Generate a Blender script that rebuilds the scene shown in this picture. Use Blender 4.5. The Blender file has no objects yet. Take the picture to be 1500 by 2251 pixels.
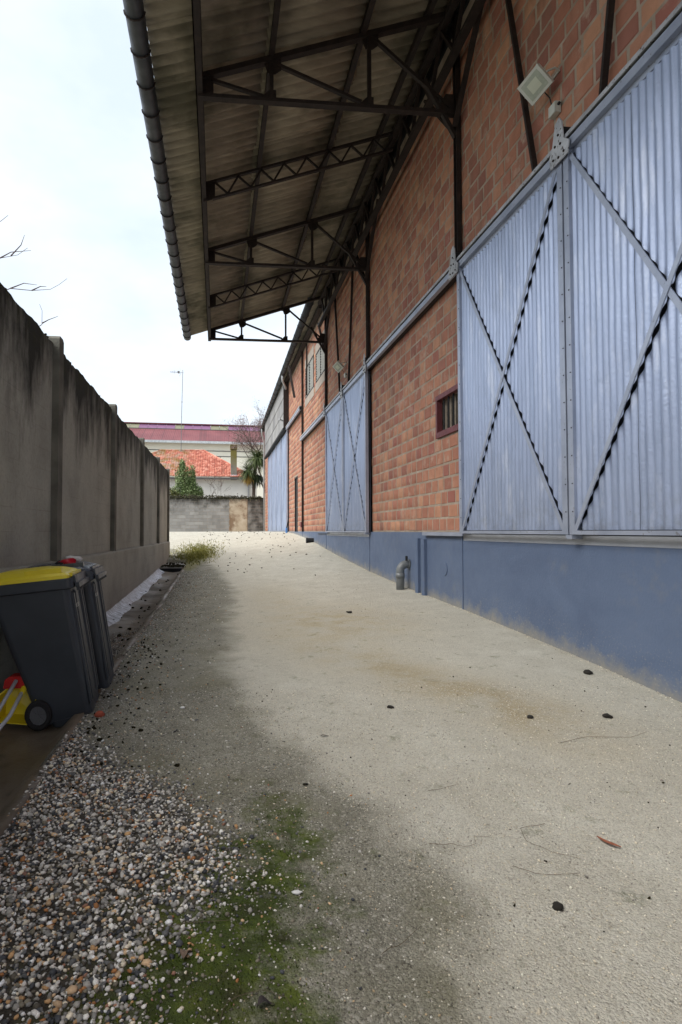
import bpy, math, random
import numpy as np
from mathutils import Vector, Matrix
R = math.radians
random.seed(7); rng = np.random.default_rng(7)
scn = bpy.context.scene
COL = scn.collection

# ------------------------------------------------------------------ camera
EYE = 1.40
cd = bpy.data.cameras.new('camera'); cam = bpy.data.objects.new('camera', cd); COL.objects.link(cam)
cd.sensor_fit = 'AUTO'; cd.sensor_width = 36.0; cd.sensor_height = 36.0
cd.lens = 1250.0 / 2251.0 * 36.0
cd.shift_x = 156.0 / 2251.0; cd.shift_y = 0.0
cd.clip_start = 0.05; cd.clip_end = 2000
cam.location = (0, 0, EYE)
cam.rotation_euler = (R(90 + 1.9336), 0, R(-5.276))
scn.camera = cam

# ------------------------------------------------------------------ sky, sun, exposure
SUN_EL, SUN_AZ = 52.0, -108.0            # sun up behind the cloud, to the left of and behind the camera
w = bpy.data.worlds.new('World'); scn.world = w; w.use_nodes = True
wn = w.node_tree; wn.nodes.clear()
sky = wn.nodes.new('ShaderNodeTexSky'); sky.sky_type = 'NISHITA'; sky.sun_disc = False
sky.sun_elevation = R(SUN_EL); sky.sun_rotation = R(SUN_AZ)
sky.air_density = 1.0; sky.dust_density = 3.0; sky.ozone_density = 1.0
tc = wn.nodes.new('ShaderNodeTexCoord')
mp = wn.nodes.new('ShaderNodeMapping'); mp.inputs['Scale'].default_value = (1.6, 1.6, 3.2)
wn.links.new(tc.outputs['Generated'], mp.inputs['Vector'])
nz = wn.nodes.new('ShaderNodeTexNoise'); nz.inputs['Scale'].default_value = 1.7
nz.inputs['Detail'].default_value = 5; nz.inputs['Roughness'].default_value = .55
wn.links.new(mp.outputs['Vector'], nz.inputs['Vector'])
cr = wn.nodes.new('ShaderNodeValToRGB')
cr.color_ramp.elements[0].position = .36; cr.color_ramp.elements[0].color = (3.9, 4.4, 4.9, 1)
cr.color_ramp.elements[1].position = .66; cr.color_ramp.elements[1].color = (5.1, 5.35, 5.55, 1)
wn.links.new(nz.outputs['Fac'], cr.inputs['Fac'])
mx = wn.nodes.new('ShaderNodeMixRGB'); mx.inputs['Fac'].default_value = .80       # thin overcast over the blue
wn.links.new(sky.outputs['Color'], mx.inputs['Color1']); wn.links.new(cr.outputs['Color'], mx.inputs['Color2'])
bg = wn.nodes.new('ShaderNodeBackground'); bg.inputs['Strength'].default_value = .10
wo = wn.nodes.new('ShaderNodeOutputWorld')
wn.links.new(mx.outputs['Color'], bg.inputs['Color']); wn.links.new(bg.outputs['Background'], wo.inputs['Surface'])
sd = bpy.data.lights.new('sun', 'SUN'); sd.energy = 1.5; sd.angle = R(50); sd.color = (1, .96, .9)
so = bpy.data.objects.new('sun', sd); COL.objects.link(so)
so.location = (-20, -20, 30)
az, el = R(SUN_AZ), R(SUN_EL)
sdir = Vector((math.sin(az) * math.cos(el), math.cos(az) * math.cos(el), math.sin(el)))
so.rotation_euler = sdir.to_track_quat('Z', 'Y').to_euler()
scn.view_settings.view_transform = 'Standard'; scn.view_settings.look = 'None'
scn.view_settings.gamma = 1.0; scn.view_settings.use_curve_mapping = False
scn.view_settings.exposure = 1.3
try:
    scn.cycles.max_bounces = 8; scn.cycles.diffuse_bounces = 5; scn.cycles.use_denoising = True
except Exception: pass

# ------------------------------------------------------------------ helpers
ORG = {}
def org(o): return ORG.get(o.name, Vector((0, 0, 0))) if o else Vector((0, 0, 0))
def tag(o, label=None, cat=None, group=None, kind=None):
    if label: o['label'] = label
    if cat: o['category'] = cat
    if group: o['group'] = group
    if kind: o['kind'] = kind
    return o
def empty(name, loc, label=None, cat=None, group=None, rot=(0, 0, 0), parent=None):
    o = bpy.data.objects.new(name, None); COL.objects.link(o); o.empty_display_size = .1
    o.rotation_euler = rot
    if parent: o.parent = parent; o.location = Vector(loc) - org(parent)
    else: o.location = loc
    ORG[o.name] = Vector(loc)
    return tag(o, label, cat, group)
def link_mesh(name, me, mat, parent, at=None):
    o = bpy.data.objects.new(name, me); COL.objects.link(o)
    if mat and not me.materials: me.materials.append(mat)
    if parent: o.parent = parent
    if at is not None: o.location = at
    return o
def obj(name, V, F, mat, parent=None, smooth=False, local=False, attrs=None):
    """verts in world space unless local; stored relative to the parent's origin (or to the mesh's own base)"""
    V = np.asarray(V, dtype=float).reshape(-1, 3)
    me = bpy.data.meshes.new(name)
    base = Vector((0, 0, 0))
    if not local:
        po = org(parent)
        c = Vector(((V[:, 0].min() + V[:, 0].max()) / 2, (V[:, 1].min() + V[:, 1].max()) / 2, V[:, 2].min()))
        base = c - po
        V = V - np.array(c)
    F = [tuple(f) for f in F] if not isinstance(F, np.ndarray) else F
    if isinstance(F, np.ndarray):
        k = F.shape[1]
        me.vertices.add(len(V)); me.vertices.foreach_set('co', V.ravel().astype(np.float32))
        me.loops.add(F.size); me.loops.foreach_set('vertex_index', F.ravel().astype(np.int32))
        me.polygons.add(len(F)); me.polygons.foreach_set('loop_start', np.arange(0, F.size, k, dtype=np.int32))
        me.polygons.foreach_set('loop_total', np.full(len(F), k, dtype=np.int32))
        me.update(calc_edges=True); me.validate()
    else:
        me.from_pydata(V.tolist(), [], F); me.update()
    if smooth: me.polygons.foreach_set('use_smooth', [True] * len(me.polygons))
    if attrs:
        for n, (t, a) in attrs.items():
            at = me.attributes.new(n, t, 'POINT')
            if t == 'FLOAT_COLOR': at.data.foreach_set('color', np.asarray(a, dtype=np.float32).ravel())
            else: at.data.foreach_set('value', np.asarray(a, dtype=np.float32).ravel())
    o = link_mesh(name, me, mat, parent, base)
    ORG[o.name] = base + org(parent) if parent else base
    return o
class MB:
    def __init__(s): s.v = []; s.f = []
    def add(s, V, F):
        n = len(s.v); s.v += [tuple(p) for p in V]; s.f += [tuple(i + n for i in q) for q in F]; return s
    def box(s, x0, x1, y0, y1, z0, z1):
        return s.add([(x0, y0, z0), (x1, y0, z0), (x1, y1, z0), (x0, y1, z0), (x0, y0, z1), (x1, y0, z1), (x1, y1, z1), (x0, y1, z1)],
                     [(0, 3, 2, 1), (4, 5, 6, 7), (0, 1, 5, 4), (1, 2, 6, 5), (2, 3, 7, 6), (3, 0, 4, 7)])
    def bar(s, a, b, w, h, upv=(0, 0, 1)):
        a = Vector(a); b = Vector(b); d = (b - a).normalized(); u = Vector(upv)
        sx = d.cross(u)
        if sx.length < 1e-4: sx = d.cross(Vector((1, 0, 0)))
        sx.normalize(); uy = sx.cross(d).normalized()
        P = []
        for c in (a, b):
            for i, j in ((-1, -1), (1, -1), (1, 1), (-1, 1)): P.append(c + sx * (w / 2 * i) + uy * (h / 2 * j))
        return s.add(P, [(3, 2, 1, 0), (4, 5, 6, 7), (0, 1, 5, 4), (1, 2, 6, 5), (2, 3, 7, 6), (3, 0, 4, 7)])
    def tube(s, pts, rad, n=8, cap=True):
        pts = [Vector(p) for p in pts]; m = len(pts); rr = rad if isinstance(rad, (list, tuple)) else [rad] * m
        V = []; prev = None
        for i, p in enumerate(pts):
            d = (pts[min(i + 1, m - 1)] - pts[max(i - 1, 0)]).normalized()
            if prev is None:
                u = d.cross(Vector((0, 0, 1)));  u = u if u.length > .1 else d.cross(Vector((1, 0, 0)))
            else: u = prev - d * prev.dot(d)
            u.normalize(); prev = u; v = d.cross(u)
            for k in range(n):
                t = 2 * math.pi * k / n; V.append(p + u * (rr[i] * math.cos(t)) + v * (rr[i] * math.sin(t)))
        F = [(i * n + k, i * n + (k + 1) % n, (i + 1) * n + (k + 1) % n, (i + 1) * n + k) for i in range(m - 1) for k in range(n)]
        if cap: F += [tuple(range(n - 1, -1, -1)), tuple((m - 1) * n + k for k in range(n))]
        return s.add(V, F)
    def prism(s, poly, axis, a, b):
        """poly: 2D points in the two remaining axes, extruded along axis from a to b"""
        def P(p, t):
            q = list(p); q.insert(axis, t); return tuple(q)
        n = len(poly); V = [P(p, a) for p in poly] + [P(p, b) for p in poly]
        F = [tuple(range(n)), tuple(range(2 * n - 1, n - 1, -1))] + [(i, i + n, (i + 1) % n + n, (i + 1) % n) for i in range(n)]
        return s.add(V, F)
    def build(s, name, mat, parent=None, smooth=False, local=False): return obj(name, s.v, s.f, mat, parent, smooth, local)
def box(name, mat, parent, *a): return MB().box(*a).build(name, mat, parent)

# ------------------------------------------------------------------ materials
def sr(r, g, b):
    f = lambda c: (c / 255 / 12.92) if c <= 10 else ((c / 255 + .055) / 1.055) ** 2.4
    return (f(r), f(g), f(b), 1)
class NT:
    def __init__(s, name):
        s.m = bpy.data.materials.new(name); s.m.use_nodes = True; s.t = s.m.node_tree
        s.t.nodes.clear(); s.out = s.t.nodes.new('ShaderNodeOutputMaterial')
        s.b = s.t.nodes.new('ShaderNodeBsdfPrincipled'); s.t.links.new(s.b.outputs[0], s.out.inputs[0])
        s._pos = None
    def n(s, t): return s.t.nodes.new(t)
    def l(s, a, b): s.t.links.new(a, b)
    def put(s, sock, v):
        if hasattr(v, 'node') or isinstance(v, bpy.types.NodeSocket): s.l(v, sock)
        else: sock.default_value = v
    def pos(s):
        if not s._pos: s._pos = s.n('ShaderNodeNewGeometry')
        return s._pos.outputs['Position']
    def objc(s): return s.n('ShaderNodeTexCoord').outputs['Object']
    def xyz(s, v=None):
        x = s.n('ShaderNodeSeparateXYZ'); s.l(v or s.pos(), x.inputs[0]); return x.outputs
    def mapv(s, sc, v=None):
        x = s.n('ShaderNodeMapping'); x.inputs['Scale'].default_value = sc; s.l(v or s.pos(), x.inputs['Vector']); return x.outputs[0]
    def noise(s, scale, detail=4, rough=.55, v=None, dist=0):
        x = s.n('ShaderNodeTexNoise'); x.inputs['Scale'].default_value = scale; x.inputs['Detail'].default_value = detail
        x.inputs['Roughness'].default_value = rough; x.inputs['Distortion'].default_value = dist
        s.l(v or s.pos(), x.inputs['Vector']); return x.outputs['Fac']
    def voro(s, scale, v=None, out='Distance', feat='F1'):
        x = s.n('ShaderNodeTexVoronoi'); x.inputs['Scale'].default_value = scale; x.feature = feat
        s.l(v or s.pos(), x.inputs['Vector']); return x.outputs[out]
    def ramp(s, f, st):
        x = s.n('ShaderNodeValToRGB'); e = x.color_ramp.elements
        while len(e) < len(st): e.new(.5)
        for i, (p, c) in enumerate(st):
            e[i].position = p; e[i].color = c if len(c) == 4 else (*c, 1)
        s.l(f, x.inputs[0]); return x.outputs[0]
    def fr(s, f, a, b, lo=0., hi=1.):
        x = s.n('ShaderNodeMapRange'); x.inputs['From Min'].default_value = a; x.inputs['From Max'].default_value = b
        x.inputs['To Min'].default_value = lo; x.inputs['To Max'].default_value = hi; s.l(f, x.inputs['Value']); return x.outputs[0]
    def math(s, op, a, b=0.):
        x = s.n('ShaderNodeMath'); x.operation = op; s.put(x.inputs[0], a); s.put(x.inputs[1], b); return x.outputs[0]
    def mix(s, f, a, b, mode='MIX'):
        x = s.n('ShaderNodeMixRGB'); x.blend_type = mode; s.put(x.inputs[0], f); s.put(x.inputs[1], a); s.put(x.inputs[2], b); return x.outputs[0]
    def attr(s, name, out='Fac'):
        x = s.n('ShaderNodeAttribute'); x.attribute_name = name; return x.outputs[out]
    def bump(s, h, strength=.3, dist=.01):
        x = s.n('ShaderNodeBump'); x.inputs['Strength'].default_value = strength; x.inputs['Distance'].default_value = dist
        s.l(h, x.inputs['Height']); s.l(x.outputs[0], s.b.inputs['Normal'])
    def fin(s, col, rough=.7, metal=0., spec=None):
        s.put(s.b.inputs['Base Color'], col); s.put(s.b.inputs['Roughness'], rough); s.put(s.b.inputs['Metallic'], metal)
        if spec is not None: s.b.inputs['Specular IOR Level'].default_value = spec
        return s.m
def grey(v): return (v, v, v, 1)
def simple(name, c, rough=.6, metal=0., var=.25, scale=6., bump=.15, bs=90., spec=None, bd=.004):
    k = NT(name); f = k.noise(scale, 5)
    dark = tuple(x * (1 - var) for x in c[:3]) + (1,); lite = tuple(min(1, x * (1 + var)) for x in c[:3]) + (1,)
    col = k.ramp(f, [(.3, dark), (.7, lite)])
    if bump: k.bump(k.noise(bs, 4), bump, bd)
    return k.fin(col, k.fr(k.noise(scale * 2.3), .3, .7, max(rough - .1, .02), min(rough + .1, 1)), metal, spec)

def brick_mat(name, src):
    k = NT(name)
    if src == 'obj': r = k.n('ShaderNodeObjectInfo').outputs['Random']
    else: r = k.n('ShaderNodeNewGeometry').outputs['Random Per Island']
    c = k.ramp(r, [(0, sr(150, 100, 88)), (.2, sr(166, 113, 94)), (.45, sr(177, 123, 100)), (.65, sr(184, 131, 106)), (.82, sr(195, 146, 116)), (.93, sr(160, 103, 91)), (1, sr(173, 118, 97))])
    z = k.xyz()[2]
    f = k.noise(7, 5); c = k.mix(k.fr(f, .35, .75, 0, .35), c, sr(120, 82, 66))
    # lime bloom and mortar smears over the faces
    sm = k.math('MULTIPLY', k.fr(k.noise(5.5, 6, .7), .52, .68), k.fr(k.noise(1.1, 3), .4, .62))
    c = k.mix(k.math('MULTIPLY', sm, .75), c, sr(188, 170, 152))
    ru = k.math('MULTIPLY', k.fr(k.noise(1.6, 5, .65, k.mapv((1, 1.6, .22))), .54, .70), .45); c = k.mix(ru, c, sr(112, 96, 84))
    gn = k.fr(k.noise(40, 4, .7), .60, .72, 0, .5); c = k.mix(gn, c, sr(140, 110, 92))
    k.bump(k.math('ADD', k.noise(120, 4), k.math('MULTIPLY', k.noise(18, 3), 2.5)), .4, .006)
    return k.fin(c, .85, 0, .25)
M = {}
M['brick'] = brick_mat('brick_face', 'obj'); M['bricks'] = brick_mat('brick_mass', 'isl')
k = NT('mortar'); c = k.ramp(k.noise(4, 6, .65), [(.3, sr(146, 130, 114)), (.55, sr(168, 153, 137)), (.75, sr(186, 172, 156))])
k.bump(k.noise(70, 5, .7), .6, .012); M['mortar'] = k.fin(c, .95, 0, .1)
def plinth_mat(nm, splash):
    # blue grey plinth paint over render: trowel marks, patchy re-coats
    k = NT(nm); v = k.mapv((.7, .7, 1.3))
    c = k.ramp(k.noise(1.3, 6, .6, v, .6), [(.3, sr(84, 98, 124)), (.5, sr(91, 106, 132)), (.72, sr(99, 114, 140))])
    c = k.mix(k.fr(k.noise(3.4, 5, .6), .66, .76, 0, .3), c, sr(112, 126, 150))
    zz = k.xyz(); c = k.mix(k.math('MULTIPLY', k.fr(k.noise(9, 5), .5, .7), k.fr(k.noise(.9, 2), .5, .6, 0, .2)), c, sr(132, 130, 122))
    k.bump(k.math('ADD', k.noise(38, 5, .65), k.math('MULTIPLY', k.noise(2.2, 3, .5, v), 2.)), .35, .01)
    if splash:
        gh = k.math('ADD', k.attr('gh'), k.fr(k.noise(5, 6, .7), .3, .7, -.09, .09))
        c = k.mix(k.fr(gh, .14, -.02, 0, .75), c, sr(148, 144, 132)); c = k.mix(k.math('MULTIPLY', k.fr(k.noise(60, 3), .60, .68), k.fr(gh, .4, .05, 0, .6)), c, sr(160, 156, 146))
    return k.fin(c, k.fr(k.noise(6), .3, .7, .5, .72), 0, .4)
M['plinth'] = plinth_mat('plinth_paint', False); M['plinthw'] = plinth_mat('plinth_paint_splashed', True)
# aluminium painted corrugated sheet
k = NT('alu_paint'); v = k.mapv((1, 9, .35))
c = k.ramp(k.noise(2.5, 6, .65, v), [(.25, sr(146, 159, 184)), (.5, sr(162, 174, 199)), (.75, sr(178, 189, 212))])
c = k.mix(k.fr(k.noise(1.5, 6, .7, k.mapv((1, 3.2, .8))), .54, .66, 0, .6), c, sr(196, 203, 218))
c = k.mix(k.fr(k.noise(1.1, 6, .7, k.mapv((1, 2.2, .7))), .56, .70, 0, .5), c, sr(132, 141, 160))
c = k.mix(k.math('MULTIPLY', k.fr(k.xyz()[2], 1.75, 1.38), k.fr(k.noise(7, 5, .7), .45, .7, 0, .55)), c, sr(120, 120, 118))
c = k.mix(k.fr(k.noise(46, 2), .70, .78, 0, .55), c, sr(110, 116, 128))
k.bump(k.math('ADD', k.math('MULTIPLY', k.noise(5, 4), 1.6), k.noise(45, 4)), .22, .012)
M['alu'] = k.fin(c, k.fr(k.noise(2.2, 5, .6, v), .3, .7, .34, .55), .45, .5)
k = NT('alu_flat'); c = k.ramp(k.noise(3, 5), [(.3, sr(150, 158, 176)), (.7, sr(178, 185, 200))])
c = k.mix(k.fr(k.noise(30, 3), .64, .72, 0, .6), c, sr(112, 108, 104)); k.bump(k.noise(50, 4), .2, .004)
M['aluflat'] = k.fin(c, .48, .4)
k = NT('old_white_paint'); c = k.ramp(k.noise(5, 5), [(.3, sr(150, 152, 156)), (.7, sr(196, 198, 202))])
c = k.mix(k.fr(k.noise(38, 4), .60, .66), c, sr(70, 60, 54)); k.bump(k.noise(60, 4), .3, .004); M['oldwhite'] = k.fin(c, .6)
k = NT('rust_steel'); c = k.ramp(k.noise(9, 6, .65), [(.3, sr(34, 29, 28)), (.55, sr(48, 40, 37)), (.75, sr(64, 50, 44))])
k.bump(k.noise(90, 4), .3, .003); M['steel'] = k.fin(c, .7, .1, .3)
M['black'] = simple('black_parts_and_backing', sr(24, 26, 30), .8, 0, .3); M['dark_backing'] = simple('door_dark_backing', sr(62, 66, 74), .8, 0, .3)  # both also paint interior shade; the first colours real black parts too
# fibre cement sheet, stained and lichen grown underside
k = NT('fibre_cement'); v = k.mapv((.35, 3.0, 3.0))
c = k.ramp(k.noise(2.4, 6, .6, v), [(.25, sr(136, 128, 114)), (.5, sr(164, 154, 136)), (.75, sr(184, 173, 152))])
c = k.mix(k.fr(k.noise(1.0, 5), .52, .66, 0, .7), c, sr(92, 90, 74)); r = k.n('ShaderNodeObjectInfo').outputs['Random']
c = k.mix(.5, c, k.ramp(r, [(0, grey(.42)), (1, grey(.95))]), 'MULTIPLY')
k.bump(k.noise(60, 5), .4, .004); M['fibre'] = k.fin(c, .9, 0, .15)
k = NT('fibre_cladding'); r = k.n('ShaderNodeObjectInfo').outputs['Random']
c = k.ramp(r, [(0, sr(128, 128, 130)), (1, sr(160, 160, 160))]); c = k.mix(k.fr(k.noise(1.6, 6), .4, .7, 0, .5), c, sr(108, 106, 104))
k.bump(k.noise(40, 4), .3, .004); M['clad'] = k.fin(c, .85, 0, .2)
M['gutter'] = simple('zinc_gutter', sr(56, 60, 66), .5, .35, .25, 3, .1, 60)
# old concrete wall: grey render, black algae running down from the top, damp foot
k = NT('old_concrete'); X = k.xyz(); 
c = k.ramp(k.noise(1.2, 7, .62), [(.3, sr(152, 151, 142)), (.5, sr(172, 171, 161)), (.72, sr(186, 185, 175))])
c = k.mix(k.fr(k.noise(26, 5, .7), .45, .75, 0, .35), c, sr(116, 112, 104))
streak = k.noise(2.2, 6, .68, k.mapv((1, 1.5, .5)))
hz = k.math('ADD', X[2], k.fr(streak, .3, .7, -.5, .5))
hz = k.math('ADD', hz, k.fr(k.noise(.5, 3), .3, .7, -.3, .3))
c = k.mix(k.fr(hz, 2.45, 3.3, 0, .95), c, sr(42, 42, 39))
c = k.mix(k.math('MULTIPLY', k.fr(X[2], 3.05, 3.45), k.fr(k.noise(6, 5), .45, .62, 0, .75)), c, sr(62, 66, 36))
blk = k.n('ShaderNodeTexBrick'); blk.inputs['Scale'].default_value = 1.; blk.inputs['Brick Width'].default_value = .5; blk.inputs['Row Height'].default_value = .2
blk.inputs['Mortar Size'].default_value = .006; blk.inputs['Mortar Smooth'].default_value = 1.
sw = k.n('ShaderNodeCombineXYZ'); k.l(X[1], sw.inputs[0]); k.l(X[2], sw.inputs[1]); k.l(sw.outputs[0], blk.inputs['Vector'])
jt = k.math('MULTIPLY', blk.outputs['Fac'], k.fr(k.noise(1.3, 3), .42, .62))
c = k.mix(k.math('MULTIPLY', jt, .28), c, sr(98, 90, 80))
k.bump(k.math('SUBTRACT', k.math('ADD', k.noise(50, 6, .7), k.math('MULTIPLY', k.noise(6, 4), 1.2)), k.math('MULTIPLY', jt, .5)), .4, .012)
M['oldconc'] = k.fin(c, .92, 0, .2)
k = NT('damp_concrete'); c = k.ramp(k.noise(2.0, 6, .6), [(.3, sr(108, 94, 78)), (.55, sr(130, 118, 102)), (.75, sr(146, 134, 118))])
c = k.mix(k.fr(k.noise(1.1, 4), .45, .65, 0, .75), c, sr(72, 62, 46)); c = k.mix(k.fr(k.noise(5, 5), .58, .68, 0, .6), c, sr(48, 46, 34))
k.bump(k.noise(60, 5, .7), .4, .008); M['damp'] = k.fin(c, k.fr(k.noise(1.4, 3), .4, .6, .3, .75), 0, .5)
M['postconc'] = simple('post_concrete', sr(112, 110, 102), .92, 0, .35, 3, .5, 40, .15, .01)
M['sill'] = simple('sill_paint', sr(186, 190, 198), .7, 0, .12, 4, .25, 50)
M['slab'] = simple('grey_concrete', sr(150, 148, 140), .85, 0, .2, 5, .3, 50)

# ------------------------------------------------------------------ ground
XW = 3.30                                    # brick face of the warehouse
ZR = np.array([[-60, -.1], [-8, -.1], [0, .05], [3.8, .194], [4.7, .25], [5.9, .305], [7.3, .36], [8.84, .405], [9.8, .433], [12.1, .541], [15.6, .763], [18.5, .992], [21.5, 1.18], [24.7, 1.32], [27, 1.375], [400, 1.38]])
ZL = np.array([[-60, .05], [-8, .05], [0, .1], [4, .14], [5.1, .15], [9, .2], [13.5, .285], [17.5, .40], [19.5, .55], [23, 1.0], [27, 1.365], [400, 1.38]])
def zl(y): return np.interp(y, ZL[:, 0], ZL[:, 1])
def zr(y): return np.interp(y, ZR[:, 0], ZR[:, 1])
def gz(x, y):
    t = np.clip((np.asarray(x) + .95) / 4.25, 0, 1); return zl(y) + (zr(y) - zl(y)) * t
def pick(x, y):  # low rolling unevenness of the surface
    return .012 * np.sin(x * 2.1 + y * .7) * np.sin(y * 1.3 - x * .6) + .006 * np.sin(x * 5.3 + 1.2) * np.sin(y * 4.1 + .5)
def ground_z(x, y):
    x = np.asarray(x, float); y = np.asarray(y, float)
    fade = np.clip((XW - x) / .6, 0, 1) * np.clip((x + .95) / .4, 0, 1)
    z = gz(x, y) + pick(x, y) * fade
    ch = (x < -.955) & (y < 18.3)
    return np.where(ch, z - .25, z)
def sdpoly(px, py, poly):
    P = np.array(poly); d = np.full(px.shape, 1e9); ins = np.zeros(px.shape, bool)
    for i in range(len(P)):
        a = P[i]; b = P[(i + 1) % len(P)]; e = b - a
        t = np.clip(((px - a[0]) * e[0] + (py - a[1]) * e[1]) / (e @ e), 0, 1)
        d = np.minimum(d, np.hypot(px - a[0] - t * e[0], py - a[1] - t * e[1]))
        cnd = ((a[1] > py) != (b[1] > py)); 
        xi = a[0] + (py - a[1]) / (b[1] - a[1] + 1e-12) * e[0]
        ins ^= cnd & (px < xi)
    return np.where(ins, d, -d)
PEB = [(-.95, 3.75), (-.57, 3.2), (-.33, 2.98), (-.07, 2.6), (.06, 2.3), (.02, 2.07), (-.11, 1.92), (-.2, 1.75), (-.25, 1.5), (-.3, .5), (-.95, .5)]
MOSS = [(.28, 2.72), (.38, 2.35), (.3, 2.04), (.23, 1.75), (.2, 1.4), (.2, .7), (-.5, .7), (-.36, 1.56), (-.24, 1.83), (-.10, 2.03), (.12, 2.3)]
WB = np.array([[-5, .4], [.5, .6], [1.48, .68], [1.7, .77], [2.0, .85], [2.5, .75], [3.07, .55], [3.9, .26], [4.96, .09], [6.5, .14], [10.5, .3], [15, .0], [18, -.4], [22, -2.], [60, -6.]])
xs = np.unique(np.concatenate([np.linspace(-300, -12, 14), np.linspace(-12, -2, 12), np.linspace(-2, -.96, 8), [-.951], np.linspace(-.94, 3.4, 125), np.linspace(3.6, 14, 8), np.linspace(14, 300, 14)]))
ys = np.unique(np.concatenate([np.linspace(-60, -6, 12), np.linspace(-6, .4, 16), np.linspace(.4, 6, 170), np.linspace(6, 28, 180), np.linspace(28, 60, 24), np.linspace(60, 400, 16)]))
GX, GY = np.meshgrid(xs, ys); GZ = ground_z(GX, GY)
nx, ny = len(xs), len(ys)
idx = np.arange(nx * ny).reshape(ny, nx)
GF = np.stack([idx[:-1, :-1], idx[:-1, 1:], idx[1:, 1:], idx[1:, :-1]], -1).reshape(-1, 4)
sm = lambda d, a: np.clip(.5 + d / (2 * a), 0, 1)
wet = sm(np.interp(GY, WB[:, 0], WB[:, 1]) - GX, .22)
mos = sm(sdpoly(GX, GY, MOSS) + .03, .24)
peb = sm(sdpoly(GX, GY, PEB), .10)
grs = np.exp(-(((GX + .55) / .62) ** 2 + ((GY - 19.6) / 2.2) ** 2)) * .95 + np.exp(-(((GX + .8) / .3) ** 2 + ((GY - 16.4) / 1.8) ** 2)) * .7
tan = np.exp(-(((GX - 1.5) / 1.0) ** 2 + ((GY - 7.0) / 1.3) ** 2)) + np.exp(-(((GX - 1.6 - (GY - 4.6) * -.5) / .5) ** 2 + ((GY - 4.6) / 1.3) ** 2)) + .5 * np.exp(-(((GX - 2.1) / .35) ** 2 + ((GY - 3.6) / .7) ** 2)) + .6 * np.exp(-(((GX - .9) / .5) ** 2 + ((GY - 9.5) / 1.5) ** 2))
k = NT('stabilised_gravel')
n1 = k.noise(3.2, 6, .65); n2 = k.noise(14, 5, .65); n3 = k.noise(260, 3, .6)
vor = k.n('ShaderNodeTexVoronoi'); vor.inputs['Scale'].default_value = 95; k.l(k.pos(), vor.inputs['Vector'])
vor2 = k.n('ShaderNodeTexVoronoi'); vor2.inputs['Scale'].default_value = 230; k.l(k.pos(), vor2.inputs['Vector'])
g1 = k.xyz(vor.outputs['Color'])[0]; g2 = k.xyz(vor2.outputs['Color'])[1]
dry = k.ramp(n1, [(.3, sr(184, 179, 164)), (.55, sr(196, 192, 178)), (.75, sr(206, 203, 190))])
dry = k.mix(k.fr(n2, .4, .75, 0, .3), dry, sr(188, 184, 174))
dry = k.mix(k.math('MULTIPLY', k.fr(k.noise(3.2, 5), .28, .62), k.math('MULTIPLY', k.attr('tan'), .75)), dry, sr(166, 150, 116))
dry = k.mix(.5, dry, k.ramp(g2, [(0, grey(.45)), (.25, grey(.9)), (.7, grey(1.1)), (1, grey(1.3))]), 'MULTIPLY')
dry = k.mix(k.math('MULTIPLY', k.fr(g1, .88, .95), .3), dry, sr(128, 122, 112))
dry = k.mix(k.math('MULTIPLY', k.fr(g1, .06, .03), .5), dry, sr(206, 202, 192))
wetc = k.ramp(n1, [(.3, sr(128, 125, 112)), (.55, sr(147, 144, 130)), (.75, sr(164, 160, 145))])
wetc = k.mix(.75, wetc, k.ramp(g2, [(0, grey(.35)), (.3, grey(.8)), (.75, grey(1.1)), (1, grey(1.6))]), 'MULTIPLY')
wetc = k.mix(k.math('MULTIPLY', k.fr(g1, .88, .94), .8), wetc, sr(176, 172, 160))
wetc = k.mix(k.fr(k.noise(2.1, 5), .5, .68, 0, .4), wetc, sr(116, 112, 84))
wm = k.fr(k.math('ADD', k.attr('wet'), k.fr(k.noise(2.6, 6, .65), .25, .75, -.40, .40)), .20, .80)
c = k.mix(wm, dry, wetc)
pc = k.ramp(n2, [(.3, sr(52, 48, 42)), (.7, sr(92, 86, 76))]); c = k.mix(k.attr('pebble'), c, pc)
mm = k.fr(k.math('ADD', k.attr('moss'), k.fr(k.noise(7, 6, .7), .25, .75, -.6, .6)), .22, .80)
mcol = k.ramp(k.noise(11, 5), [(.3, sr(46, 52, 10)), (.5, sr(62, 78, 12)), (.72, sr(94, 106, 26))])
mcol = k.mix(k.fr(k.noise(1.9, 3), .5, .7, 0, .8), mcol, sr(96, 86, 48))
c = k.mix(k.math('MULTIPLY', mm, .94), c, mcol)
gm = k.fr(k.math('ADD', k.attr('grass'), k.fr(k.noise(5, 6, .7), .25, .75, -.45, .45)), .35, .7)
c = k.mix(k.math('MULTIPLY', gm, .7), c, k.ramp(k.noise(6, 4), [(.35, sr(112, 110, 50)), (.65, sr(150, 144, 78))]))
h = k.math('ADD', k.math('MULTIPLY', vor.outputs['Distance'], -1.2), k.math('ADD', k.math('MULTIPLY', vor2.outputs['Distance'], -.8), k.math('MULTIPLY', n2, 1.2)))
k.bump(h, .75, .008)
M['ground'] = k.fin(c, k.mix(wm, grey(.95), grey(.8)), 0, .25)
ground = obj('ground', np.stack([GX, GY, GZ], -1).reshape(-1, 3), GF, M['ground'], None, True,
    attrs={'wet': ('FLOAT', wet), 'moss': ('FLOAT', mos), 'pebble': ('FLOAT', peb), 'grass': ('FLOAT', grs), 'tan': ('FLOAT', tan)})
tag(ground, 'pale gravel yard sloping up between warehouse and wall', 'ground', kind='structure')

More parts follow.
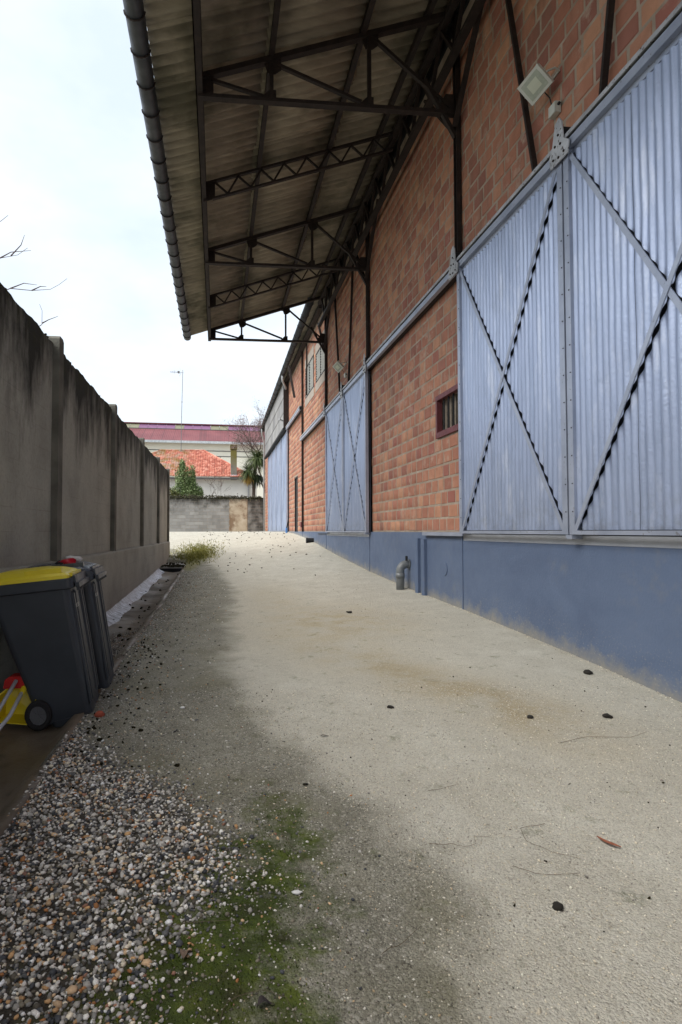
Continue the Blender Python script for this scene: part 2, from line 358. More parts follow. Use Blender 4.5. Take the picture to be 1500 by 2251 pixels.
# gutter channel at the foot of the boundary wall, with its thin kerb
XL = -1.66
yy = np.concatenate([np.linspace(-6, 16.2, 120)])
prof = [(-1.75, .0), (-1.50, -.07), (-1.25, -.10), (-1.06, -.085), (-1.00, -.03), (-.965, -.002), (-.90, .008), (-.895, -.06)]
V = []; 
for j, y in enumerate(yy):
    for (px, pz) in prof:
        V.append((px + .006 * math.sin(y * 3.1 + px * 9) + .01 * math.sin(y * .9), y, float(zl(y)) + pz + .005 * math.sin(y * 5 + px * 20)))
n = len(prof); F = [(j * n + i, j * n + i + 1, (j + 1) * n + i + 1, (j + 1) * n + i) for j in range(len(yy) - 1) for i in range(n - 1)]
tag(obj('gutter_channel', V, F, M['damp'], None, True), 'shallow brown concrete drain channel with thin kerb along the boundary wall', 'drain channel', kind='structure')

# ------------------------------------------------------------------ warehouse
WH = empty('warehouse', (6.0, 15.0, 1.38), 'long red brick warehouse with deep lean-to canopy, silver sliding doors and blue-grey plinth', 'warehouse')
Y0, Y9 = -8.0, 39.5
PZ = 1.385                                  # plinth top
WTOP = 8.42
POSTS = [-2.2, 2.60, 7.36, 12.03, 16.85, 21.66, 26.45]
DOORS = [(2.52, 7.20), (11.86, 16.48), (26.15, 36.05)]
OPEN = [(2.6, 7.12, PZ, 4.80), (11.94, 16.4, PZ, 4.80), (26.25, 36.0, PZ, 6.1),
        (7.30, 8.24, 2.87, 3.36),            # barred window
        (23.28, 24.22, PZ, 3.70),            # dark door
        (17.12, 18.82, 6.38, 7.36), (19.30, 21.10, 6.38, 7.52)]
wall = empty('wall', (XW, 15, PZ), parent=WH)
ycut = sorted({Y0, Y9, *[o[0] for o in OPEN], *[o[1] for o in OPEN]}); zcut = sorted({PZ, WTOP, *[o[2] for o in OPEN], *[o[3] for o in OPEN]})
mb = MB(); XM = XW + .007
for a, b in zip(ycut[:-1], ycut[1:]):
    for c_, d in zip(zcut[:-1], zcut[1:]):
        if any(o[0] <= a and b <= o[1] and o[2] <= c_ and d <= o[3] for o in OPEN): continue
        mb.add([(XM, a, c_), (XM, b, c_), (XM, b, d), (XM, a, d)], [(0, 3, 2, 1)])
for (a, b, c_, d) in OPEN:                   # reveals
    mb.add([(XM, a, c_), (XM + .2, a, c_), (XM + .2, a, d), (XM, a, d)], [(0, 1, 2, 3)]); mb.add([(XM, b, c_), (XM + .2, b, c_), (XM + .2, b, d), (XM, b, d)], [(0, 3, 2, 1)])
    mb.add([(XM, a, d), (XM, b, d), (XM + .2, b, d), (XM + .2, a, d)], [(0, 1, 2, 3)]); mb.add([(XM, a, c_), (XM, b, c_), (XM + .2, b, c_), (XM + .2, a, c_)], [(0, 3, 2, 1)])
mb.build('mortar', M['mortar'], wall)
mb = MB(); mb.box(XM + .2, XM + .24, Y0, 17.2, .2, 8.77); mb.box(XM + .2, XM + .24, 17.2, Y9 - .01, .2, 8.62); mb.box(XM + .002, XM + .2, Y0, 17.19, WTOP + .002, 8.70); mb.build('dark_wall_back', M['black'], wall)  # black sheet stands for unlit interior behind openings; also closes the wall head
mb = MB(); mb.box(XM + .002, 14, Y9 - .25, Y9, .8, WTOP); mb.build('gable_wall', M['mortar'], WH)
# bricks
CH = .197; BL = .272; J = .024
bricks = []
row = 0; z = PZ + .012
while z + CH < WTOP:
    y = Y0 + (BL / 2 if row % 2 else 0) + random.uniform(-.03, .03)
    while y < Y9 - .05:
        L = BL * random.choice([.82, .95, 1, 1, 1.05, 1.12]); a, b = y, min(y + L - J - random.uniform(0, .006), Y9 - .01)
        c_, d = z + J / 2, z + CH - J / 2
        segs = [(a, b)]
        for o in OPEN:
            if d > o[2] + .02 and c_ < o[3] - .02:
                ns = []
                for (p, q) in segs:
                    if q <= o[0] or p >= o[1]: ns.append((p, q))
                    else:
                        if o[0] - p > .04: ns.append((p, o[0] - .004))
                        if q - o[1] > .04: ns.append((o[1] + .004, q))
                segs = ns
        for (p, q) in segs: bricks.append((p, q, c_ + random.uniform(-.003, .003), d + random.uniform(-.003, .003)))
        y += L
    z += CH; row += 1
def brick_geo(dy, dz, dep):
    """front toward -X; a little chipped frame then the face; origin at brick centre on the mortar plane"""
    e = .010; V = []
    for (iy, iz, x) in ((0, 0, .004), (1, 0, .004), (1, 1, .004), (0, 1, .004)):
        V.append((x, (iy - .5) * dy, (iz - .5) * dz))
    for (iy, iz) in ((0, 0), (1, 0), (1, 1), (0, 1)):
        V.append((-dep + random.uniform(-.0015, .0015), (iy - .5) * (dy - 2 * e), (iz - .5) * (dz - 2 * e)))
    F = [(4, 7, 6, 5)] + [(i, i + 4, (i + 1) % 4 + 4, (i + 1) % 4) for i in range(4)]
    return V, F
fwd = Vector((math.sin(R(5.276)), math.cos(R(5.276)), 0)); rgt = Vector((math.cos(R(5.276)), -math.sin(R(5.276)), 0))
def score(bk):
    yc, zc = (bk[0] + bk[1]) / 2, (bk[2] + bk[3]) / 2
    if yc < 1: return 0
    P = Vector((XW, yc, 0)); dd = P.dot(fwd); u = 594 + 1250 * P.dot(rgt) / dd; v = 1168 - 1250 * (zc - EYE) / dd
    if u > 1515 or v < -10 or (Y_in(yc, zc)): return 0
    return (bk[1] - bk[0]) * (bk[3] - bk[2]) / dd ** 3
def Y_in(y, z): return z > 7.85 or any(a < y < b and z < 5.05 for a, b in ((2.4, 7.3),)) or (4.6 < z < 5.02 and y < 12)
bricks.sort(key=score, reverse=True)
protos = []
for i in range(8):
    V, F = brick_geo(1, 1, .004); protos.append(None)
pm = {}
for i, (a, b, c_, d) in enumerate(bricks[:300]):
    key = (round((b - a) / .02) * .02, i % 4)
    if key not in pm:
        V, F = brick_geo(key[0], CH - J, .005 + .0015 * (i % 3)); me = bpy.data.meshes.new('brick'); me.from_pydata(V, [], F); me.update(); pm[key] = me
    me = pm[key]; o = link_mesh('brick', me, M['brick'], wall, Vector((XM, (a + b) / 2, (c_ + d) / 2)) - org(wall))
    o.scale = (1, (b - a) / key[0], (d - c_) / (CH - J)); o.rotation_euler = (random.uniform(-.006, .006), 0, random.uniform(-.008, .008))
VV = []; FF = []; nv = 0
for (a, b, c_, d) in bricks[300:]:
    V, F = brick_geo(b - a, d - c_, random.uniform(.004, .008)); cy, cz = (a + b) / 2, (c_ + d) / 2
    VV += [(p[0] + XM, p[1] + cy, p[2] + cz) for p in V]; FF += [tuple(i + nv for i in f) for f in F]; nv += 8
tag(obj('brickwork', VV, np.array(FF), M['bricks'], wall), kind='stuff')

# plinth in bays, painted, with steel edge strips at the joints
pj = [Y0, 2.56, 7.34, 12.0, 16.9, 21.7, 26.3]
for a, b in zip(pj[:-1], pj[1:]):
    top = PZ
    if abs(a - 2.56) < .1 or abs(a - 12.0) < .1: top = 1.275
    nn = max(2, int((b - a) / .2)); V = []; A_ = []; hs = [-.25, 0, .03, .08, .16, .3, .5]
    for j in range(nn + 1):
        y = a + .012 + (b - a - .024) * j / nn; g0 = float(zr(y))
        for h_ in hs: V.append((3.262, y, min(g0 + h_, top - .002))); A_.append(h_)
        V += [(3.262, y, top), (XM + .1, y, top)]; A_ += [1., 1.]
    w_ = len(hs) + 2; F = [(j * w_ + q, j * w_ + q + 1, (j + 1) * w_ + q + 1, (j + 1) * w_ + q) for j in range(nn) for q in range(w_ - 1)] + [tuple(range(w_)), tuple(nn * w_ + q for q in range(w_ - 1, -1, -1))]
    obj('plinth_panel', V, F, M['plinthw'], WH, attrs={'gh': ('FLOAT', A_)})
    if top < PZ:
        box('door_sill', M['sill'], WH, 3.266, XM + .1, a + .02, b - .02, top + .002, 1.36)
for y in pj[1:-1]:
    box('joint_strip', M['plinth'], WH, 3.252, 3.27, y - .009, y + .009, -.25, PZ - .02)
box('plinth_panel', M['slab'], WH, 3.275, XM + .1, 26.3, 39.5, .5, PZ)
# posts (steel channels standing on the wall face) with longitudinal braces
def bar(name, a, b, wd, ht, parent, mat=None, upv=(0, 0, 1)): return MB().bar(a, b, wd, ht, upv).build(name, mat or M['steel'], parent)
for y in POSTS:
    lo = 5.05 if y < 8 else (PZ if y > 20 else 5.05)
    mb = MB(); mb.box(XW - .075, XW - .012, y - .05, y - .038, lo, 8.5); mb.box(XW - .075, XW - .012, y + .038, y + .05, lo, 8.5); mb.box(XW - .03, XW - .014, y - .038, y + .038, lo, 8.5)
    mb.build('post', M['steel'], WH)
    if y < 20:
        bar('brace', (XW - .09, y - .04, 6.92), (XW - .09, y - 1.02, 8.1), .03, .07, WH, upv=(1, 0, 0))
        bar('brace', (XW - .09, y + .04, 6.92), (XW - .09, y + 1.02, 8.1), .03, .07, WH, upv=(1, 0, 0))
for yc in (4.94, 14.33, -.1):
    bar('track_hanger', (XW - .055, yc + .5, 5.03), (XW - .055, yc + 1.15, 8.1), .03, .055, WH, upv=(1, 0, 0))
    bar('track_hanger', (XW - .055, yc - .5, 5.03), (XW - .055, yc - 1.05, 8.1), .03, .055, WH, upv=(1, 0, 0))
bar('track_hanger', (XW - .05, 20.55, 6.4), (XW - .05, 20.5, 8.3), .03, .05, WH, upv=(1, 0, 0))
bar('brace', (XW - .25, 22.4, 6.75), (XW - .4, 23.0, 8.2), .05, .09, WH, upv=(1, 0, 0))
# posts beside the second door go down to the plinth
for y in (12.02, 16.72): box('post', M['plinth'] if y < 13 else M['steel'], WH, XW - .06, XW - .014, y - .03 - .02 * (y < 13), y + .02, PZ, 4.85)
# canopy roof plane
SL = .335
def rz(x): return 7.30 + SL * (x + .82)     # underside of the sheets
CY0, CY1 = -7.6, 17.2  # unseen stretch behind the camera, its length set to darken the upper brick
canopy = empty('canopy_roof', (1.2, 5, 7.3), parent=WH)
def wave_sheet(wd, ln, pitch, amp, th, seg=8):
    nseg = int(round(wd / pitch * seg)); V = []; F = []
    for s in (0, 1):
        for i in range(nseg + 1):
            y = wd * i / nseg; z = amp * math.cos(2 * math.pi * y / pitch) + s * th
            V += [(0, y, z), (ln, y, z)]
    m = (nseg + 1) * 2
    for i in range(nseg):
        a = i * 2; F += [(a, a + 2, a + 3, a + 1), (m + a, m + a + 1, m + a + 3, m + a + 2)]
        F += [(a, m + a, m + a + 2, a + 2), (a + 1, a + 3, m + a + 3, m + a + 1)]
    F += [(0, 1, m + 1, m), (2 * nseg, m + 2 * nseg, m + 2 * nseg + 1, 2 * nseg + 1)]
    return V, F
V, F = wave_sheet(.93, 1.55, .177, .032, .007); sme = bpy.data.meshes.new('roof_sheet'); sme.from_pydata(V, [], F); sme.update()
sme.polygons.foreach_set('use_smooth', [True] * len(sme.polygons)); sme.materials.append(M['fibre'])
sang = math.atan(SL)
rows = [(-.86, 0), (.58, .009), (2.02, .018)]
y = CY1 - .93; nsh = 0
while y > CY0 - .2:
    for (x0, dz) in rows:
        o = link_mesh('roof_sheet', sme, None, canopy, Vector((x0 + random.uniform(-.012, .012) - (.0 if x0 > 0 else .0), y, rz(x0) + .05 + dz + random.uniform(-.004, .004))) - org(canopy))
        o.rotation_euler = (random.uniform(-.022, -.014), -sang + random.uniform(-.004, .004), random.uniform(-.004, .004))
    y -= .885
# purlins
for px, ww, hh in ((.70, .07, .10), (1.95, .07, .10), (2.85, .07, .10)):
    zc = rz(px) - .045
    bar('purlin', (px, CY0, zc), (px, CY1 - .12, zc), ww, hh, WH)
mb = MB(); zt = rz(-.28) - .02
mb.box(-.30, -.285, CY0, CY1 - .12, 7.13, zt); mb.box(-.30, -.21, CY0, CY1 - .12, zt - .014, zt); mb.box(-.30, -.21, CY0, CY1 - .12, 7.13, 7.144)
mb.build('edge_beam', M['steel'], WH)
def ch(x): return rz(x) - .075              # top chord line
# cantilever trusses
for y in POSTS[:5]:
    T = empty('truss', (XW, y, 7.12), parent=WH)
    def B(nm, x0, z0, x1, z1, wd=.05, ht=.06): bar(nm, (x0, y, z0), (x1, y, z1), wd, ht, T)
    B('bottom_chord', -.27, 7.125, 3.235, 7.13, .09, .05)
    B('top_chord', -.27, ch(-.27) - .035, 3.235, ch(3.235) - .035, .09, .07)
    B('upright', .70, 7.15, .70, ch(.7) - .07, .05, .05); B('upright', 2.03, 7.15, 2.03, ch(2.03) - .07, .05, .05)
    B('diagonal', -.1, 7.36, .60, 7.18, .05, .035); B('diagonal', .78, ch(.75) - .12, 1.92, 7.20, .05, .04); B('diagonal', 2.12, ch(2.1) - .12, 3.15, 7.22, .05, .04)
    B('knee_brace', 2.80, 7.58, 3.235, 6.80, .06, .05)
    mb = MB()
    mb.prism([(-.27, 7.15), (-.07, 7.15), (-.07, 7.47), (-.27, 7.44)], 1, y - .006, y + .006); mb.build('gusset', M['steel'], T)
    for (gx, gzz, s) in ((.70, ch(.7) - .07, -1), (2.03, ch(2.03) - .07, -1)):
        MB().prism([(gx - .1, gzz - .02), (gx + .13, gzz + .06), (gx + .13, gzz - .10), (gx + .05, gzz - .16), (gx - .05, gzz - .16)], 1, y - .007, y + .007).build('gusset', M['steel'], T)
    for gx in (.70, 2.03):
        MB().prism([(gx - .16, 7.15), (gx + .06, 7.15), (gx + .06, 7.28), (gx - .03, 7.28)], 1, y - .007, y + .007).build('gusset', M['steel'], T)
    MB().prism([(3.02, 7.1), (3.22, 7.1), (3.22, 7.40), (3.1, 7.40), (3.02, 7.25)], 1, y - .008, y + .008).build('gusset', M['steel'], T)
# lattice joists half way between the trusses
for y in (-4.6, .2, 4.98, 9.70, 14.44):
    T = empty('lattice_joist', (XW, y, 7.12), parent=WH); D = .30
    bar('top_chord', (-.26, y, ch(-.26) - .02), (3.1, y, ch(3.1) - .02), .06, .04, T); bar('bottom_chord', (-.1, y, ch(-.1) - .02 - D), (3.1, y, ch(3.1) - .02 - D), .06, .035, T)
    MB().prism([(-.26, ch(-.26) - D - .03), (-.06, ch(-.06) - D - .03), (-.06, ch(-.06) - .02), (-.26, ch(-.26) - .02)], 1, y - .007, y + .007).build('gusset', M['steel'], T)
    x = -.06; pn = .40
    while x < 2.95:
        bar('web', (x, y, ch(x) - .04), (x + pn * .55, y, ch(x + pn * .55) - D), .035, .028, T); bar('web', (x + pn * .55, y, ch(x + pn * .55) - D), (x + pn, y, ch(x + pn) - .04), .035, .028, T)
        x += pn
# lattice girder along the head of the wall
G = empty('wall_girder', (3.12, 5, 7.72), parent=WH)
bar('top_chord', (3.12, CY0, 8.46), (3.12, CY1, 8.46), .10, .08, G); bar('bottom_chord', (3.12, CY0, 7.76), (3.12, CY1, 7.76), .10, .07, G)
y = CY0
while y < CY1 - .5:
    bar('web', (3.12, y, 8.43), (3.12, y + .42, 7.78), .05, .04, G); bar('web', (3.12, y + .42, 7.78), (3.12, y + .84, 8.43), .05, .04, G); y += .84
# eave gutter of the canopy
def half_gutter(name, P0, P1, rad, parent, mat, nb=0, open_up=True):
    P0 = Vector(P0); P1 = Vector(P1); V = []; N = 13; st = 2
    for s in range(st):
        c = P0.lerp(P1, s / (st - 1))
        for rr in (rad, rad - .006):
            for i in range(N):
                t = math.pi + math.pi * i / (N - 1); V.append((c.x + rr * math.cos(t), c.y, c.z + rr * math.sin(t) * .95))
    F = []
    for rr in range(2):
        for i in range(N - 1):
            a = rr * N + i; q = (a, a + 1, 2 * N + a + 1, 2 * N + a); F.append(q if rr else q[::-1])
    for i in (0, N - 1): F.append((i, N + i, 3 * N + i, 2 * N + i))
    F.append(tuple(range(N))); F.append(tuple(range(2 * N, 3 * N))[::-1])
    o = obj(name, V, F, mat, parent, True)
    mb0 = None
    for b in range(nb):
        c = P0.lerp(P1, (b + .5) / nb); mb = MB(); pts = []
        for i in range(9):
            t = math.pi * 1.0 + math.pi * i / 8; pts.append((c.x + (rad + .006) * math.cos(t), c.y, c.z + (rad + .006) * math.sin(t) * .95))
        mb.tube(pts, .011, 5); mb.build('bracket', M['steel'], o)
    return o
half_gutter('gutter', (-.985, -7.6, 7.28), (-.93, 17.28, 7.30), .112, WH, M['gutter'], 49)
# main roof, unseen slab added to block light and fill the shape; rear eave
mb = MB(); V = [(2.98, Y0, 8.52), (2.98, 17.2, 8.52), (12, 17.2, 11.4), (12, Y0, 11.4)]
mb.add([(3.5, CY0 - .3, rz(3.5) + .02), (3.5, 17.2, rz(3.5) + .02), (12, 17.2, rz(3.5) + 2.7), (12, CY0 - .3, rz(3.5) + 2.7)] + [(3.5, CY0 - .3, rz(3.5) + .06), (3.5, 17.2, rz(3.5) + .06), (12, 17.2, rz(3.5) + 2.74), (12, CY0 - .3, rz(3.5) + 2.74)],
       [(0, 1, 2, 3), (7, 6, 5, 4), (0, 4, 5, 1), (1, 5, 6, 2), (2, 6, 7, 3), (3, 7, 4, 0)]); mb.build('main_roof', M['fibre'], WH)
mb = MB(); e0, e1 = 2.88, 3.08
mb.add([(e0, 17.25, 8.56), (e1, 39.9, 8.56), (12, 39.9, 11.4), (12, 17.25, 11.4), (e0, 17.25, 8.62), (e1, 39.9, 8.62), (12, 39.9, 11.46), (12, 17.25, 11.46)],
       [(0, 1, 2, 3), (7, 6, 5, 4), (0, 4, 5, 1), (1, 5, 6, 2), (2, 6, 7, 3), (3, 7, 4, 0)]); mb.build('rear_roof', M['fibre'], WH)
half_gutter('rear_gutter', (2.84, 16.9, 8.55), (3.04, 40.0, 8.50), .12, WH, M['gutter'], 24)
bar('wall_plate', (3.2, 17.3, 8.43), (3.2, 39.5, 8.43), .16, .14, WH)
# door tracks
def track(y0, y1, z, parent):
    T = empty('door_track', (3.2, (y0 + y1) / 2, z), parent=parent)
    MB().prism([(3.135, z + .045), (3.145, z + .095), (3.295, z + .115), (3.295, z + .10), (3.155, z + .08), (3.15, z + .045)], 1, y0, y1).build('cover_strip', M['oldwhite'], T)
    MB().prism([(3.145, z - .06), (3.145, z + .02), (3.155, z + .02), (3.155, z - .05), (3.205, z - .05), (3.205, z - .06)], 1, y0, y1).build('rail', M['aluflat'], T)
    box('back_plate', M['steel'], T, 3.21, 3.296, y0, y1, z - .05, z + .09)
track(-2.3, 21.6, 4.925, WH)
track(21.75, 26.1, 6.17, WH)
# sliding doors
def diag(y, ya, yb, za, zb): return za + (zb - za) * (y - ya) / (yb - ya)
def door_leaf(ya, yb, zb, zt, X, seams=True, fine=True):
    D = empty('sliding_door', (X, (ya + yb) / 2, zb), parent=WH)
    fw = .075
    box('dark_backing', M['dark_backing'], D, X + .075, X + .085, ya + .01, yb - .01, zb + .01, zt)  # dark sheet standing in for interior shade seen through the sheet gaps
    box('stile', M['aluflat'], D, X - .014, X + .05, ya, ya + fw, zb, zt); box('stile', M['aluflat'], D, X - .014, X + .05, yb - fw, yb, zb, zt)
    MB().prism([(X - .012, zb), (X - .012, zb + .035), (X - .004, zb + .035), (X - .004, zb + .008), (X + .05, zb + .008), (X + .05, zb)], 1, ya + fw, yb - fw).build('bottom_rail', M['aluflat'], D)
    box('top_rail', M['aluflat'], D, X + .03, X + .06, ya + fw, yb - fw, zt - .05, zt)
    a, b, lo, hi = ya + fw, yb - fw, zb + .035, zt - .045
    p = .076; st = 8 if fine else 5; g = .030
    d1 = lambda y: diag(y, a, b, lo, hi); d2 = lambda y: diag(y, a, b, hi, lo)
    sw_ = .836; ns = max(1, int(math.ceil((b - a) / sw_ - .05)))
    for si in range(ns):
        s0 = a + si * (b - a) / ns; s1 = a + (si + 1) * (b - a) / ns
        m = max(6, int((s1 - s0) / p * st)); Y = np.linspace(s0, s1, m + 1)
        off = .0022 * (si % 2)
        for reg in ('top', 'mid', 'bot'):
            runs = []; cur = []
            for i, y in enumerate(Y):
                q1, q2 = sorted((d1(y), d2(y)))
                if reg == 'top': z0, z1 = q2 + g, hi
                elif reg == 'bot': z0, z1 = lo + .006, q1 - g
                else: z0, z1 = q1 + g, q2 - g
                if z1 - z0 > .01: cur.append((y, z0, z1))
                elif cur: runs.append(cur); cur = []
            if cur: runs.append(cur)
            for run in runs:
                if len(run) < 3: continue
                V = []; F = []; nzs = 5
                for (y, z0, z1) in run:
                    wv = .0095 * math.cos(2 * math.pi * (y - a) / p)
                    for q in range(nzs + 1):
                        zz_ = z0 + (z1 - z0) * q / nzs
                        dent = .0035 * math.sin(y * 5.1 + zz_ * 2.3 + ya) * math.sin(zz_ * 3.7 + y * 1.9) + .002 * math.sin(y * 17 + zz_ * 9)
                        V.append((X + .028 + wv + off + dent, y, zz_))
                w_ = nzs + 1
                F = [(i * w_ + q, i * w_ + q + 1, (i + 1) * w_ + q + 1, (i + 1) * w_ + q) for i in range(len(run) - 1) for q in range(nzs)]
                obj('sheet', V, F, M['alu'], D, True)
    bar('cross_brace', (X + .000, a, lo), (X + .000, b, hi), .045, .008, D, M['aluflat'], upv=(1, 0, 0))
    bar('cross_brace', (X - .0085, a, hi), (X - .0085, b, lo), .045, .008, D, M['aluflat'], upv=(1, 0, 0))
    if fine:
        for yb_ in (ya + .02, yb - .055):
            for i in range(13): box('bolt', M['steel'], D, X - .019, X - .014, yb_ - .005, yb_ + .005, zb + .2 + i * .25, zb + .21 + i * .25)
    return D
DX = 3.165
for (ya, yb) in ((2.535, 4.845), (4.87, 7.18), (11.88, 14.13), (14.155, 16.45)):
    door_leaf(ya, yb, PZ - .015, 4.865, DX, fine=ya < 8)
for i in range(4):
    door_leaf(26.15 + i * 2.48, 26.15 + i * 2.48 + 2.46, PZ + .005, 6.12, 3.20, fine=False)
# hanger plates with bolts above the stiles
for y, zt in ((4.857, 4.93), (7.22, 4.93), (2.5, 4.93), (11.84, 4.93), (14.14, 4.93), (16.5, 4.93)):
    s = 1.0 if y < 8 else .8
    Hn = MB().prism([(y - .13 * s, zt - .13), (y + .13 * s, zt - .13), (y + .15 * s, zt - .02), (y + .10 * s, zt + .06), (y + .05 * s, zt + .25), (y - .01 * s, zt + .28), (y - .05 * s, zt + .22), (y - .07 * s, zt + .05), (y - .15 * s, zt - .02)], 0, 3.118, 3.13).build('hanger_plate', M['oldwhite'], WH)
    MB().tube([(3.13, y, zt + .15), (3.26, y, zt + .15)], .045, 12).build('roller', M['black'], Hn)
    for bx, bz in ((-.08, -.08), (0, -.09), (.08, -.07), (-.03, .02), (.05, .04), (.0, .12)):
        MB().tube([(3.118, y + bx * s, zt + bz), (3.108, y + bx * s, zt + bz)], .011, 6).build('bolt', M['steel'], Hn)
# bottom guide track between door one and the pipes
MB().prism([(3.20, 1.335), (3.20, 1.385), (3.30, 1.388), (3.30, 1.365), (3.215, 1.362), (3.215, 1.335)], 1, 7.2, 8.68).build('guide_rail', M['aluflat'], WH)
MB().prism([(3.21, 1.335), (3.21, 1.375), (3.30, 1.378), (3.30, 1.355), (3.222, 1.352), (3.222, 1.335)], 1, 16.45, 18.3).build('guide_rail', M['plinth'], WH)
for y in (4.857, 12.0): box('floor_guide', M['aluflat'], WH, 3.15, 3.25, y - .045, y + .045, 1.33, 1.366)
# barred window
wr = simple('oxblood_paint', sr(104, 50, 54), .6, 0, .2, 8, .2, 60)
Wn = empty('barred_window', (XW, 7.8, 2.85), parent=WH)
mb = MB(); mb.box(3.272, XM + .05, 7.22, 8.27, 3.355, 3.425); mb.build('lintel_frame', wr, Wn)
mb = MB(); mb.box(3.272, XM + .05, 7.22, 8.27, 2.79, 2.872); mb.build('sill_frame', wr, Wn)
box('jamb_frame', wr, Wn, 3.274, XM + .05, 8.215, 8.27, 2.872, 3.355)
pl = simple('weathered_board', sr(128, 116, 102), .85, 0, .25, 20, .3, 60)
for i in range(6): box('board', pl, Wn, 3.385, 3.41, 7.32 + i * .155, 7.32 + i * .155 + .105, 2.872, 3.36)
for i in range(5): MB().tube([(3.33, 7.40 + i * .17, 2.86), (3.33, 7.40 + i * .17, 3.36)], .012, 6).build('bar', M['black'], Wn)
# dark pedestrian door
dg = simple('dark_door_paint', sr(34, 32, 34), .6, 0, .25, 5, .15)
Dn = empty('pedestrian_door', (XW, 23.75, PZ), parent=WH)
box('door_panel', dg, Dn, 3.35, 3.39, 23.34, 24.16, PZ + .01, 3.64); mb = MB()
mb.box(3.3, 3.40, 23.28, 23.34, PZ, 3.70).box(3.3, 3.40, 24.16, 24.22, PZ, 3.70).box(3.301, 3.40, 23.34, 24.16, 3.64, 3.70); mb.build('door_frame', dg, Dn)
for z in (1.9, 2.55, 3.2): box('door_rail', dg, Dn, 3.338, 3.352, 23.42, 24.08, z - .04, z + .04)
MB().tube([(3.34, 23.45, 2.4), (3.30, 23.45, 2.4), (3.30, 23.56, 2.4)], .011, 6).build('handle', M['aluflat'], Dn)
# high slatted windows in a rendered surround
wt = simple('window_white', sr(200, 202, 200), .6, 0, .1); rd = simple('grey_render', sr(160, 150, 140), .9, 0, .15, 3, .3, 40)
for (a, b, c_, d) in OPEN[5:]:
    Wn = empty('slatted_window', (XW, (a + b) / 2, c_), parent=WH)
    box('render_band', rd, Wn, 3.286, XM + .02, a - .08, b + .08, d + .006, d + .32); box('render_band', rd, Wn, 3.288, XM + .02, a - .08, b + .08, c_ - .3, c_ - .006)
    mb = MB(); mb.box(3.29, 3.33, a, a + .05, c_, d).box(3.29, 3.33, b - .05, b, c_, d).box(3.291, 3.33, a + .05, b - .05, d - .05, d).box(3.291, 3.33, a + .05, b - .05, c_, c_ + .05).box(3.289, 3.33, (a + b) / 2 - .02, (a + b) / 2 + .02, c_ + .05, d - .05); mb.build('frame', M['black'], Wn)
    nsl = 11
    for i in range(nsl):
        z = c_ + .07 + (d - c_ - .14) * i / (nsl - 1); bar('slat', (3.318, a + .05, z), (3.318, b - .05, z), .012, .075, Wn, wt, upv=(-.6, 0, .8))
# cladding of fibre cement panels over the far doors
Cn = empty('panel_cladding', (3.08, 31, 6.2), parent=WH)
mb = MB(); mb.box(3.09, XM, 26.30, 37.0, 6.24, 8.40); mb.build('cladding_core', M['black'], Cn)
nr, nc = 3, 8
for r_ in range(nr):
    for c_ in range(nc):
        y0 = 26.32 + c_ * 10.66 / nc; y1 = y0 + 10.66 / nc - .018; z0 = 6.25 + r_ * 2.15 / nr; z1 = z0 + 2.15 / nr + .02
        mb = MB(); mb.add([(3.062, y0, z0), (3.062, y1, z0), (3.082, y1, z1), (3.082, y0, z1), (3.09, y0, z0), (3.09, y1, z0), (3.09, y1, z1), (3.09, y0, z1)],
                          [(0, 3, 2, 1), (4, 5, 6, 7), (0, 1, 5, 4), (1, 2, 6, 5), (2, 3, 7, 6), (3, 0, 4, 7)]); mb.build('cladding_panel', M['clad'], Cn)
box('cladding_edge', M['steel'], Cn, 3.055, XM, 26.20, 26.30, 6.2, 8.4); bar('track_cover', (3.1, 26.2, 6.17), (3.1, 37.0, 6.17), .16, .10, Cn, M['black'])
# downpipes of the rear gutter
pz = simple('zinc_pipe', sr(176, 180, 184), .45, .3, .15)
MB().tube([(2.9, 25.3, 8.42), (2.92, 25.45, 8.22), (3.1, 25.9, 8.06), (3.14, 26.1, 8.02)], .05, 8).build('gutter_outlet', pz, WH, True)
MB().tube([(3.0, 38.6, 8.38), (3.02, 38.8, 8.1), (3.2, 39.2, 7.6), (3.22, 39.42, 7.3), (3.22, 39.42, 1.37)], .055, 8).build('downpipe', pz, WH, True)
bar('floodlight_stub', (3.05, 26.5, 6.6), (2.85, 26.2, 6.62), .06, .05, WH, pz)
# painted-over hatch disc on the plinth, cast pipes up the plinth
MB().tube([(3.264, 7.95, .86), (3.253, 7.95, .86)], .10, 18).build('hatch_disc', M['plinth'], WH)
for y in (8.99, 8.70):
    mb = MB(); z1 = 1.285 if y > 8.8 else 1.275
    mb.prism([(3.262, y - .06), (3.215, y - .06), (3.20, y - .03), (3.20, y + .03), (3.215, y + .06), (3.262, y + .06)], 2, .3, z1); mb.build('cable_duct', M['plinth'], WH)

